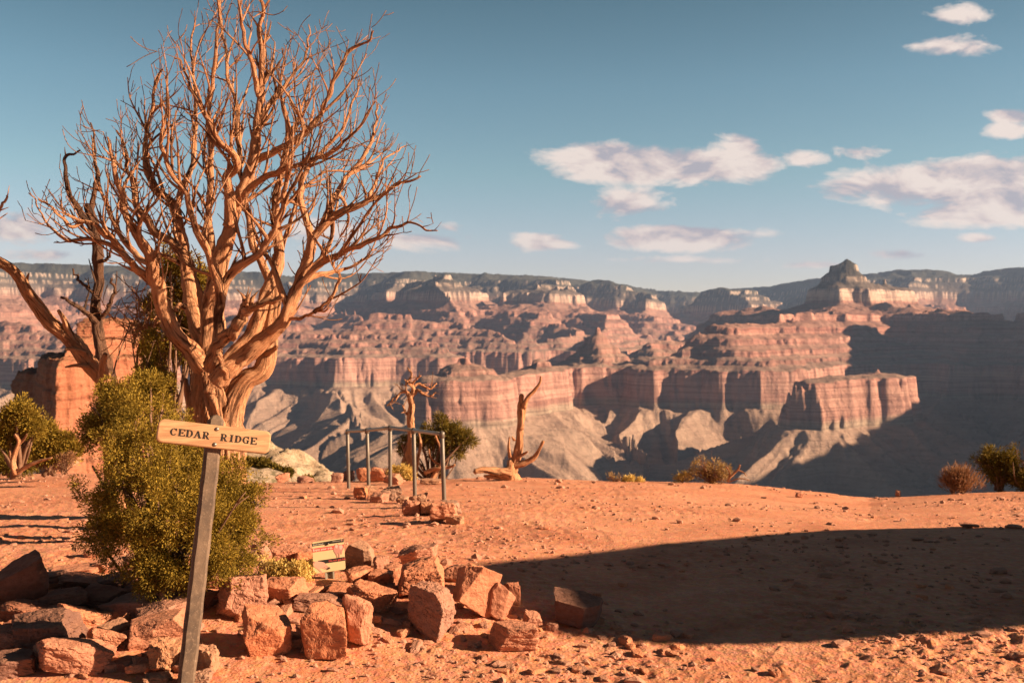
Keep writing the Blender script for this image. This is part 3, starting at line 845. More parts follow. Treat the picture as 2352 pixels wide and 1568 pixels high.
for i, (xv, yv, wv, hv, lb) in enumerate(ER):
    place_rock('rock', xv, yv, wv, hv, 200+i, RK if i not in (7,) else RP, lb, 'rock', yaw=i*37 % 60-30, sub=3, rough=.06, depth=.8)

# rubble piled round the feet of the rail posts
RB = [(1032, 1182, 62, 22, 0, 'pale stone capping the pile at the nearest rail post'), (1018, 1203, 72, 26, 1, 'wide pale stone at the base of the nearest rail post'), (1048, 1204, 48, 14, 0, 'flat stone on the right of the nearest post pile'),
      (962, 1166, 46, 18, 0, 'pale stone on top of the pile at the second nearest post'), (945, 1184, 54, 22, 1, 'dark sided stone low in the pile of the second nearest post'), (985, 1182, 52, 20, 0, 'pale stone right in the pile of the second nearest post'),
      (905, 1148, 56, 20, 0, 'long pale stone at the middle rail post'), (870, 1154, 46, 16, 1, 'low stone left of the middle rail post'), (925, 1156, 40, 12, 0, 'small pale stone right of the middle rail post'),
      (828, 1146, 44, 18, 1, 'dark pitted stone between the second and third farthest posts'), (848, 1138, 40, 14, 0, 'pale stone at the foot of the second farthest post')]
for i, (xv, yv, wv, hv, dk, lb) in enumerate(RB):
    place_rock('stone', xv, yv, wv*.86, hv*1.5, 300+i, RP if not dk else RK, lb, 'stone', yaw=i*23 % 40-20, sub=4, rough=.1, depth=.8)

# scattered loose stones (many of a kind)
rg = np.random.RandomState(5)
protos = []
SC = []
for i in range(150):
    y = 1/rg.uniform(1/19.5, 1/4.6); x = rg.uniform(-.53, .53)*y
    if x < .25 and y < 7.6 and x > -6: 
        if x < -.2 or y > 5.6: continue
    SC.append((x, y))
for i in range(26):   # rubble near the right end of the ring
    a = rg.normal(size=2); SC.append((.65+.28*a[0], 5.45+.22*a[1]))
for i in range(18):
    a = rg.normal(size=2); SC.append((.15+.22*a[0], 5.02+.08*a[1]))
for i in range(8):
    v, f = rock_verts(400+i, (1, .8, .62), 3 if i else 3, (0, 0, 0), .07, 6)
    protos.append(raw_mesh('loose_stone', v, f, False)); protos[-1].materials.append(M['gravel'])
for i, (x, y) in enumerate(SC):
    o = bpy.data.objects.new('loose_stone', protos[i % 8]); COL.objects.link(o)
    s = rg.uniform(.025, .06)*(1+.05*y)*(1.5 if rg.rand() < .12 else 1)
    if i >= len(SC)-44: s *= .9
    o.scale = (s*rg.uniform(.8, 1.5), s, s*rg.uniform(.6, 1.0)); o.rotation_euler = (0, 0, rg.uniform(0, 6.3))
    o.location = (float(x), float(y), gz(x, y)+.12*s)
    tag(o, 'small angular stone lying loose on the red dirt', 'stone', 'loose stones scattered over the ground')

# broken bits wedged between the boulders
rg = np.random.RandomState(9)
for i in range(190):
    xv, yv = (rg.uniform(480, 1180), rg.uniform(1340, 1500)) if i % 3 else (rg.uniform(-10, 440), rg.uniform(1320, 1560))
    if xv > 480 and yv > 1560-.18*abs(xv-800): continue
    x, y, z = hit(xv, yv)
    o = bpy.data.objects.new('broken_stone', protos[i % 8]); COL.objects.link(o)
    s = rg.uniform(.03, .11) if xv > 480 else rg.uniform(.05, .15)
    o.scale = (s*rg.uniform(.9, 1.6), s*rg.uniform(.7, 1.1), s*rg.uniform(.6, 1.0)); o.rotation_euler = (rg.uniform(-.4, .4), rg.uniform(-.4, .4), rg.uniform(0, 6.3))
    o.location = (x, y, z+.1*s)
    tag(o, 'small broken red stone wedged on the dirt between the boulders of the ring', 'stone', 'broken stones between the boulders')

# gravel nobody could count
mb = MB(); D0, F0 = ico(1)
n = 9000
y = 1/rg.uniform(1/20., 1/4.2, n); x = rg.uniform(-.56, .56, n)*y
dens = fbm2(x/1.3, y/1.3, 3, 90)+.9*sstep(1.2, 3, x)*(1-sstep(5, 6.5, y))
kp = dens > rg.uniform(-.4, 1.1, n); x = x[kp]; y = y[kp]; n = len(x)
z = ground_fn(x, y)[0]
s = rg.uniform(.004, .011, n)*(1+.10*y)*(1+1.2*(rg.rand(n) < .08))
V = D0[None]*(1+.35*rg.uniform(-1, 1, (n, len(D0), 1)))*np.stack((s*rg.uniform(.8, 1.6, n), s, s*rg.uniform(.5, .9, n)), 1)[:, None, :]
V = V+np.stack((x, y, z+s*.2), 1)[:, None, :]
Fg = F0[None]+(np.arange(n)*len(D0))[:, None, None]
mb.add(V.reshape(-1, 3), Fg.reshape(-1, 3))
gv = mb.build('gravel', M['gravel'], smooth=False); tag(gv, kind='stuff', label='fine red gravel strewn over the ground')

# added unseen outcrop beyond the right of the view: shaped to throw the broad shadow
def make_blocker():
    th = SUN_BACK; c, s_ = math.cos(th), math.sin(th)
    u = lambda x, y: x*c-y*s_
    w_ = lambda x, y: x*s_+y*c
    U0 = 8.2
    out = []
    for xv, yv in [(2352, 1210), (2000, 1214), (1700, 1232), (1400, 1263), (1200, 1284), (1075, 1298), (1045, 1306), (1100, 1330), (1160, 1380), (1230, 1440), (1380, 1472), (1560, 1478), (1720, 1470), (1900, 1446), (2100, 1415), (2352, 1378)]:
        x, y, z = hit(xv, yv)
        a, b = u(x, y), w_(x, y)
        out.append((b, z+(U0-a)*math.tan(SUN_EL)))
    hi = out[0]; lo = out[-1]
    out = [(hi[0]+.15, -.1), (hi[0]+.25, hi[1]*.5)]+out+[(lo[0]+.1, lo[1]*.8), (lo[0]+.3, lo[1]*.4), (lo[0]+.35, -.1)]
    P_ = catmull(np.array([(p[0], p[1], 0) for p in out]), 90)
    rr = np.random.RandomState(3)
    lay = []
    for k, (uu, sc) in enumerate([(-.05, .93), (0, 1.), (.25, 1.0), (.6, .97), (1.0, .9), (1.25, .75)]):
        cc = P_.mean(0)
        q = cc+(P_-cc)*sc
        b_, h_ = q[:, 0], q[:, 1]-uu*0*math.tan(SUN_EL)
        h_ = np.where(h_ > .1, h_+0*uu, h_)
        uv_ = U0+uu
        X = uv_*c+b_*s_; Y = -uv_*s_+b_*c
        lay.append(np.stack((X, Y, h_), 1))
    n = len(P_); V = np.vstack(lay); fs = []
    for k in range(len(lay)-1):
        i = np.arange(n); j = (i+1) % n
        fs.append(np.stack((k*n+i, k*n+j, (k+1)*n+j, (k+1)*n+i), 1))
    mb = MB()
    mb.add(V, [np.vstack(fs), np.array([list(range(n))]), np.array([list(range((len(lay)-1)*n, len(lay)*n))[::-1]])])
    o = mb.build('shadow_blocker', RK, smooth=False)
    tag(o, 'unseen outcrop standing right of the view that shades the dirt', 'blocker')
make_blocker()
# ============================================================ sign post with the carved board
b0 = np.array(hit(424, 1566)); b0 = W(424, 1568, 4.78); b0[2] -= .05
t0_ = W(497, 953, 5.12)
ax = t0_-b0; LP = float(np.linalg.norm(ax)); ax = Vector(ax/LP)
YAW = R(22)
fwd = Vector((math.sin(YAW), -math.cos(YAW), 0)); fwd = (fwd-ax*fwd.dot(ax)).normalized()   # the face looks to the front right
side = fwd.cross(ax)*-1.0
side = ax.cross(fwd).normalized()
if side.x < 0: side = -side
Rm = Matrix((side, -fwd, ax)).transposed()    # local x right, y into the scene, z up along the post
post = thing('sign_post', b0, 'tall grey brown post with a routed wooden name board, leaning right among the boulders', 'sign')
def loc(v): return (np.asarray(v, float) @ np.array(Rm).T)+b0
PW = .078
mb = MB()
# chamfered post with a low pyramid top
def post_ring(z, s=1.0, c=.013):
    h = PW/2*s; c = c*s
    return [(h-c, -h), (h, -h+c), (h, h-c), (h-c, h), (-h+c, h), (-h, h-c), (-h, -h+c), (-h+c, -h)], z
V = []; fs = []
zs = np.linspace(0, LP-.03, 60)
for z in zs:
    r_, _ = post_ring(z)
    V += [(a+.0012*math.sin(z*37+i), b+.0012*math.cos(z*29+i*2), z) for i, (a, b) in enumerate(r_)]
r_, _ = post_ring(0, .55); V += [(a, b, LP-.004) for a, b in r_]
V.append((.002, 0, LP+.004)); n = 8
for k in range(len(zs)):
    i = np.arange(n); j = (i+1) % n; fs.append(np.stack((k*n+i, k*n+j, (k+1)*n+j, (k+1)*n+i), 1))
i = np.arange(n); j = (i+1) % n; top = len(V)-1; q = len(zs)*n
mb.add(loc(V), [np.vstack(fs), np.stack((q+i, q+j, np.full(n, top)), 1)])
mb.build('post', M['post'], post, smooth=False)

# board
cB = (W(495, 1003, 5.05)); zc = float(np.dot(cB-b0, np.array(ax)))
BW, BH, BT = .555, .116, .036
tilt = R(-1.6)       # the board hangs a touch less steep than the post
def bl(v):
    v = np.asarray(v, float).copy(); c, s = math.cos(tilt), math.sin(tilt)
    x, z = v[:, 0].copy(), v[:, 2].copy()
    v[:, 0] = x*c-z*s; v[:, 2] = x*s+z*c
    v[:, 1] += -PW/2-BT/2-.001
    v[:, 2] += zc; v[:, 0] += -.003
    return loc(v)
def rrect(w, h, r, n=6):
    P_ = []
    for cx, cy, a0 in ((w/2-r, h/2-r, 0), (-w/2+r, h/2-r, 90), (-w/2+r, -h/2+r, 180), (w/2-r, -h/2+r, 270)):
        for k in range(n+1): a = R(a0+90*k/n); P_.append((cx+r*math.cos(a), cy+r*math.sin(a)))
    return P_
bm_ = MB()
def slab(mb, w, h, r, t, be, tr, y0=0):
    n_ = 28; ring = []
    for (yy, ins) in ((-t/2, be), (-t/2+be*.4, be*.25), (-t/2+be, 0), (t/2-be, 0), (t/2, be)):
        ring += [(x, yy+y0, z) for x, z in rrect(w-2*ins, h-2*ins, r)]
    m = 28; V = np.array(ring); fs = []
    for k in range(4):
        i = np.arange(m); j = (i+1) % m; fs.append(np.stack((k*m+i, k*m+j, (k+1)*m+j, (k+1)*m+i), 1))
    mb.add(tr(V), [np.vstack(fs), np.array([list(range(m))[::-1]]), np.array([list(range(4*m, 5*m))])])
slab(bm_, BW, BH, .028, BT, .006, bl)
board = bm_.build('board', M['board'], post, smooth=False)
board['label'] = 'light cedar board with rounded corners reading CEDAR RIDGE'

# routed slab-serif letters, painted black
def stroke(mb, a, b, w, y=-BT/2-.0006, tr=bl):
    a = np.array(a); b = np.array(b); d = (b-a)/np.linalg.norm(b-a); nn = np.array((-d[1], d[0]))*w/2
    mb.prism([tuple(a+nn), tuple(a-nn), tuple(b-nn), tuple(b+nn)], y-.0012, y+.002, tr)
def arc(mb, c, rx, ry, a0, a1, w0, w1, y=-BT/2-.0006, tr=bl, n=14):
    o_, i_ = [], []
    for k in range(n+1):
        a = R(a0+(a1-a0)*k/n); ww = w0+(w1-w0)*abs(math.cos(a))
        o_.append((c[0]+(rx+ww/2)*math.cos(a), c[1]+(ry+w0/2)*math.sin(a))); i_.append((c[0]+(rx-ww/2)*math.cos(a), c[1]+(ry-w0/2)*math.sin(a)))
    for k in range(n):
        mb.prism([o_[k], o_[k+1], i_[k+1], i_[k]], y-.0012, y+.002, tr)
def glyph(mb, ch, x, h, w):
    T_, t_ = h*.24, h*.10      # thick, thin
    def S(a, b, ww): stroke(mb, (x+a[0]*w, a[1]*h-h/2), (x+b[0]*w, b[1]*h-h/2), ww)
    def serif(u, v, l=.30): S((u-l/2, v), (u+l/2, v), t_)
    if ch == 'I':
        S((.5, .05), (.5, .95), T_); serif(.5, .05, .7); serif(.5, .95, .7)
    if ch in 'ED':
        S((.22, .05), (.22, .95), T_)
    if ch == 'E':
        S((.0, .05), (.95, .05), t_); S((.0, .95), (.92, .95), t_); S((.22, .5), (.68, .5), t_)
        S((.93, .0), (.93, .28), t_*1.1); S((.90, .72), (.90, 1), t_*1.1); S((.66, .38), (.66, .62), t_)
    if ch == 'D':
        S((0, .05), (.5, .05), t_); S((0, .95), (.5, .95), t_)
        arc(mb, (x+.48*w, 0), .38*w, .45*h, -90, 90, t_, T_)
    if ch in 'CG':
        arc(mb, (x+.5*w, 0), .38*w, .45*h, 40, 320, t_, T_)
        S((.86, .66), (.86, 1.0), t_*1.1)
        if ch == 'C': pass
        else:
            S((.80, .02), (.80, .45), T_*.8); serif(.78, .45, .42)
    if ch == 'A':
        S((.12, .05), (.48, .97), t_*1.1); S((.50, .97), (.84, .05), T_); S((.26, .34), (.72, .34), t_); serif(.10, .05, .34); serif(.86, .05, .36)
    if ch == 'R':
        S((.22, .05), (.22, .95), T_); serif(.2, .05, .42); S((0, .95), (.5, .95), t_); S((.2, .48), (.5, .48), t_)
        arc(mb, (x+.50*w, h*.215), .26*w, .235*h, -90, 90, t_, T_*.9); S((.52, .48), (.80, .05), T_*.8); serif(.88, .05, .26)
lt = MB(); hh = .036
xs = [('C', -.216), ('E', -.177), ('D', -.140), ('A', -.101), ('R', -.060), ('R', .028), ('I', .070), ('D', .099), ('G', .138), ('E', .177)]
for part in (xs[:5], xs[5:]):
    lt = MB()
    for ch, x0 in part: glyph(lt, ch, x0, hh, .033 if ch != 'I' else .024)
    lt.build('lettering', M['black'], board, smooth=False)
for zz_ in (.038, -.040):
    mb = MB(); v, f = ico(2)
    v = v*np.array((.011, .008, .011)); v = v+np.array((.004, -BT/2, zz_)); mb.add(bl(v), f)
    ob = mb.build('bolt', M['bolt'], board)

# ============================================================ small wildlife warning sign on a perforated channel
SD = 6.75
sb = np.array(hit(760, 1344)); SD = float(sb[1])+.15
sc = W(755, 1275, SD); sbase = W(763, 1350, SD); sbase[2] -= .1
ws = thing('warning_sign', sbase, 'small yellow wildlife warning plate on a perforated steel channel behind the boulders', 'sign')
yw = R(20); rl = R(-3.6)
Rs = np.array(Matrix.Rotation(yw, 3, 'Z') @ Matrix.Rotation(rl, 3, 'Y'))
def sl(v): return np.asarray(v, float) @ Rs.T+sc
PWD = 71/2.2969*SD/F/math.cos(yw)*.97; PHT = 73/2.2969*SD/F
mb = MB(); slab(mb, PWD, PHT, .012, .004, .001, sl)
plate = mb.build('plate', M['yel'], ws, smooth=False)
def PX(a, b): return ((a-.5)*PWD, (.5-b)*PHT)      # plate fractions from the top left
def pf(mb, poly, y): mb.prism([PX(*p) for p in poly][::-1], y-.0004, y, sl)
mb = MB(); pf(mb, [(.004, .05), (.3, .04), (.996, .02), (.996, .13), (.004, .13)], -.0024)
pf(mb, [(.16, .60), (.996, .60), (.996, .72), (.16, .72)], -.0024); mb.build('black_bar', M['sblack'], plate, smooth=False)
mb = MB(); pf(mb, [(.004, .20), (.996, .20), (.996, .32), (.004, .32)], -.0024); mb.build('red_bar', M['red'], plate, smooth=False)
mb = MB()
pf(mb, [(.004, .60), (.10, .61), (.24, .64), (.34, .68), (.40, .75), (.46, .81), (.475, .845), (.46, .85), (.40, .81), (.36, .785), (.41, .83), (.455, .875), (.45, .89), (.39, .865), (.33, .82), (.30, .815), (.36, .86), (.42, .90), (.415, .915), (.35, .89), (.26, .845),
        (.20, .845), (.22, .90), (.27, .97), (.262, .99), (.22, .965), (.14, .87), (.08, .82), (.004, .74)], -.0032)
mb.build('hand_picture', M['skin'], plate, smooth=False)
mb = MB()
pf(mb, [(.70, .19), (.715, .155), (.73, .185), (.79, .18), (.80, .15), (.82, .18), (.84, .22), (.90, .20), (.96, .23), (.98, .30), (.96, .36), (.93, .40), (.91, .50), (.885, .51), (.88, .42), (.85, .45), (.845, .56), (.83, .60), (.80, .59), (.805, .50), (.795, .44), (.77, .49), (.775, .59), (.755, .60), (.735, .52), (.70, .44), (.665, .38), (.66, .30), (.68, .24)], -.0032)
mb.build('squirrel_picture', M['horse'], plate, smooth=False)
mb = MB(); pf(mb, [(.72, .19), (.79, .19), (.80, .24), (.77, .30), (.73, .28), (.71, .23)], -.0036); pf(mb, [(.84, .22), (.92, .21), (.95, .28), (.90, .36), (.85, .33)], -.0036)
mb.build('squirrel_fur', M['horse2'], plate, smooth=False)
def text(s, a, b, size, mat, name):
    c = bpy.data.curves.new(name, 'FONT'); c.body = s; c.size = size; c.extrude = .0003; c.offset = size*.012
    o = bpy.data.objects.new(name, c); COL.objects.link(o)
    dg = bpy.context.evaluated_depsgraph_get(); me = bpy.data.meshes.new_from_object(o.evaluated_get(dg)); bpy.data.objects.remove(o)
    x, z = PX(a, b); vs = np.array([v.co[:] for v in me.vertices])
    v2 = np.stack((vs[:, 0]+x, np.full(len(vs), -.0032)-vs[:, 2], vs[:, 1]+z), 1)
    w = sl(v2)-sbase
    for v, q_v in zip(me.vertices, w): v.co = q_v
    me.materials.clear(); me.materials.append(mat)
    o2 = bpy.data.objects.new(name, me); COL.objects.link(o2); o2.parent = plate
    o2.location = -Vector(plate.location)
    return o2
text('Enjoy your trip.', .02, .285, PWD*.098, M['white'], 'white_lettering')
text('Do not get bit.', .485, .69, PWD*.09, M['red'], 'red_lettering')
text('Grand Canyon', .03, .105, PWD*.055, M['white'], 'park_name')
text('National Park Service', .64, .075, PWD*.03, M['white'], 'small_print')
mb = MB(); pf(mb, [(.915, .035), (.955, .03), (.955, .075), (.935, .10), (.915, .075)], -.0028); mb.build('park_emblem', M['horse'], plate, smooth=False)
for a, b in ((.50, .12), (.50, .875)):
    mb = MB(); v, f = ico(1); x, z = PX(a, b); mb.add(sl(v*np.array((.0075, .008, .0075))+np.array((x, -.007, z))), f); mb.build('bolt', M['bolt'], plate)
# channel: hat section with holes shown as dark recess pieces
mb = MB()
sec = [(-.030, .004), (-.020, .004), (-.014, .022), (.014, .022), (.020, .004), (.030, .004), (.030, .007), (.0215, .007), (.0155, .025), (-.0155, .025), (-.0215, .007), (-.030, .007)]
zt, zb_ = PHT*.46, -PHT/2-.30
n = len(sec); V = [(a, b, zt) for a, b in sec]+[(a, b, zb_) for a, b in sec]
i = np.arange(n); j = (i+1) % n
mb.add(sl(V), [np.stack((i, j, n+j, n+i), 1), np.array([list(range(n))])])
ch = mb.build('channel_post', M['galv'], ws, smooth=False)
for k in range(9):
    mb = MB(); v, f = ico(1); mb.add(sl(v*np.array((.0042, .001, .0042))+np.array((0, .0216, -PHT/2-.018-.026*k))), f); mb.build('hole', M['black'], ch)

# ============================================================ hitching rail
feet = [(1021, 1172, 1015, 996), (953, 1147, 950, 987), (896, 1133, 896, 981), (847, 1129, 843, 987), (801, 1122, 798, 989)]
HR = .93
rail = None; tops = []; ft = []
for fx, fy, tx, ty in feet:
    k = (fy-ty)/2.2969
    d = HR*F/k
    f_ = W(fx, fy, d); t_ = W(tx, ty, d+.0); ft.append(f_); tops.append(t_)
hr = thing('hitching_rail', ft[0], 'grey metal hitching rail on five thin posts across the red dirt', 'rail')
for f_, t_ in zip(ft, tops):
    g = gz(f_[0], f_[1]); lowp = f_.copy(); lowp[2] = min(f_[2], g)-.12
    mb = MB(); tube(mb, np.array([lowp, f_, (f_+t_)/2, t_]), .027, 14); p = mb.build('post', M['steel'], hr)
    mb = MB(); tube(mb, np.array([t_-np.array((0, 0, .045)), t_, t_+np.array((0, 0, .022))]), .034, 14); mb.build('coupling', M['steel'], p)
for a, b in zip(tops[:-1], tops[1:]):
    d = (b-a)/np.linalg.norm(b-a)
    mb = MB(); tube(mb, np.array([a+d*.02, (a*.75+b*.25), (a+b)/2, (a*.25+b*.75), b-d*.02]), .025, 14); mb.build('top_rail', M['galv'], hr)
# ============================================================ wood and foliage
class WB(MB):
    """tube collector that also keeps grain coordinates (round the limb, along the limb)"""
    def __init__(s):
        super().__init__(); s.uv = []
    def tube(s, pts, rad, seg=6, rough=0., seed=0, freq=3.0):
        n0 = s.n
        tube(s, pts, rad, seg, rough, seed, True, freq)
        pts = np.asarray(pts); n = len(pts)
        L = np.concatenate(([0], np.cumsum(np.linalg.norm(np.diff(pts, axis=0), axis=1))))
        rad = np.asarray(rad, float)*np.ones(n)
        th = np.abs(np.linspace(-1, 1, seg, endpoint=False))      # mirrored, so that the wrap has no seam
        u = th[None, :]*max(.35, rad.mean()*22)+seed*.37+L[:, None]*.25; v = np.repeat((L*2.0+seed*1.3)[:, None], seg, 1)
        q = np.stack((u, v*np.ones_like(u)), -1).reshape(-1, 2)
        s.uv.append(np.vstack((q, q[:1], q[-1:])))
    def build(s, name, mat, parent=None, smooth=True):
        o = super().build(name, mat, parent, smooth=smooth)
        me = o.data; uv = np.concatenate(s.uv)
        lay = me.uv_layers.new(name='grain')
        li = np.zeros(len(me.loops), np.int32); me.loops.foreach_get('vertex_index', li)
        lay.data.foreach_set('uv', uv[li].astype(np.float32).ravel())
        return o

def grow(rg, p, d, L, step, wig, up, curl=None):
    n = max(3, int(L/step)+1); P_ = [np.array(p, float)]; d = np.array(d, float); d /= np.linalg.norm(d)
    k = rg.normal(size=3)*.6
    for i in range(n-1):
        k = k*.7+rg.normal(size=3)*wig
        d = d+k*.5+np.array((0, 0, up)); d /= np.linalg.norm(d)
        P_.append(P_[-1]+d*L/(n-1))
    return np.array(P_)

def inside(px, py, poly):
    r = False; j = len(poly)-1
    for i in range(len(poly)):
        xi, yi = poly[i]; xj, yj = poly[j]
        if (yi > py) != (yj > py) and px < (xj-xi)*(py-yi)/(yj-yi)+xi: r = not r
        j = i
    return r
def toV(p):
    px = 512+F*p[0]/p[1]; py = HZ-F*(p[2]-CAMZ)/p[1]
    return px*2.2969, py*2.2969

CROWN = [(50, 620), (60, 440), (140, 330), (205, 255), (290, 180), (320, 130), (430, 20), (480, -60), (620, -60), (700, 30), (860, 60), (880, 200), (885, 300), (975, 380), (1000, 520), (960, 590), (800, 720), (640, 800), (440, 800), (300, 700)]

def limb(wb, rg, pts, r0, r1, sec=True, dens=1.0, env=CROWN, rough=.16, seg=None, upw=.16, tw=1.0, start=.18, center=None, ls=1.0, tsz=1.0):
    n = max(10, int(len(pts)*7)); P_ = catmull(pts, n)
    s = np.linspace(0, 1, n)
    # irregular knotty wander
    P_ += .014*np.stack([vn2(s*17+rg.rand()*90, s*0) for _ in range(3)], 1)*(.5+s[:, None])*(r0/.05)**.3
    rad = r0+(r1-r0)*s**.8
    rad = rad*(1+.12*vn2(s*12+rg.rand()*50, s*0))
    seg = seg or (30 if r0 > .1 else 20 if r0 > .05 else 12 if r0 > .025 else 7)
    wb.tube(P_, rad, seg, rough, rg.randint(1000), freq=5.0 if r0 > .06 else 3.2)
    if not sec: return P_
    T = np.gradient(P_, axis=0); T /= np.linalg.norm(T, axis=1)[:, None]
    Ltot = np.linalg.norm(np.diff(P_, axis=0), axis=1).sum()
    m = int(Ltot/.105*dens)
    for k in range(m):
        t = start+(1-start)*(k+rg.rand())/m
        i = min(n-1, int(t*(n-1)))
        p = P_[i]; tdir = T[i]
        q = rg.normal(size=3); q -= tdir*np.dot(q, tdir); q /= np.linalg.norm(q)+1e-6
        if center is not None:
            o_ = p-center; o_[2] *= .3; o_ /= np.linalg.norm(o_)+1e-6; q = q+.8*o_; q /= np.linalg.norm(q)
        d = tdir*rg.uniform(.3, .9)+q*rg.uniform(.5, 1.)+np.array((0, 0, .12))
        rr = min(rad[i]*.62, rg.uniform(.009, .021)*tsz)
        L = ls*rg.uniform(.22, .75)*(1.05-.35*t)*(1.0 if rr > .009 else .6)
        if rg.rand() < .16: L *= 1.5; rr = min(rad[i]*.7, rr*1.5)
        for tr in range(3):
            b = grow(rg, p, d, L, .06, .13, upw)
            if env is None or inside(*toV(b[-1]), env): break
            L *= .6
        tb = np.linspace(0, 1, len(b))
        wb.tube(b, rr*(1-.72*tb), 6 if rr > .012 else 5, .1, rg.randint(999), 2.)
        Tb = np.gradient(b, axis=0)
        for kk in range(int(L/.075*tw)):
            j = rg.randint(max(1, len(b)//5), len(b))
            dd = Tb[j]/np.linalg.norm(Tb[j])+rg.normal(size=3)*.62+np.array((0, 0, .1))
            L2 = rg.uniform(.07, .26)*ls
            c = grow(rg, b[j], dd, L2, .045, .15, .24)
            r2 = rr*(1-.72*tb[j])*.62
            wb.tube(c, np.maximum(.0031, r2*(1-.6*np.linspace(0, 1, len(c)))), 4, 0, 1)
            if rg.rand() < .45:
                j2 = rg.randint(1, len(c)); e = grow(rg, c[j2], dd+rg.normal(size=3)*.7, L2*.5, .04, .2, .2)
                wb.tube(e, np.maximum(.0026, r2*.6*(1-.5*np.linspace(0, 1, len(e)))), 4, 0, 1)
    return P_

# ------------------------------------------------------------ the big dead juniper
TD = 8.3
tb = np.array(W(492, 1245, TD)); tb[2] = gz(tb[0], tb[1])-.05
tree = thing('dead_juniper', tb, 'big bare twisted dead juniper with pale orange wood rising behind the sign and bush', 'tree')
rg = np.random.RandomState(21)
CT = np.array(W(500, 700, TD))
def L_(pts, d0, d1, D=TD):
    n = len(pts); return np.array([W(x, y, D+d0+(d1-d0)*i/(n-1)) for i, (x, y) in enumerate(pts)])
KV = TD/F/2.2969
wb = WB()
tr = np.vstack((tb[None], W(490, 1120, TD), W(494, 1000, TD), W(492, 930, TD), W(486, 880, TD), W(482, 835, TD)))
P_ = catmull(tr, 60); s = np.linspace(0, 1, 60)
rad = np.interp(s, [0, .15, .4, .62, .8, 1], [64, 56, 51, 48, 40, 30])*KV
wb.tube(P_, rad, 96, .34, 3, 5.5)
wb.tube(catmull(L_([(520, 1180), (528, 1060), (524, 985), (540, 915), (566, 872), (602, 850), (614, 800), (620, 742), (628, 700), (634, 650)], -.06, .16), 60), np.interp(np.linspace(0, 1, 60), [0, .3, .6, .8, 1], [40, 34, 24, 21, 13])*KV, 40, .2, 9, 4.5)
wb.tube(catmull(L_([(462, 1180), (462, 1040), (460, 930), (466, 870), (474, 830)], -.08, -.02), 40), np.interp(np.linspace(0, 1, 40), [0, .5, 1], [30, 26, 20])*KV, 36, .25, 12, 4.5)
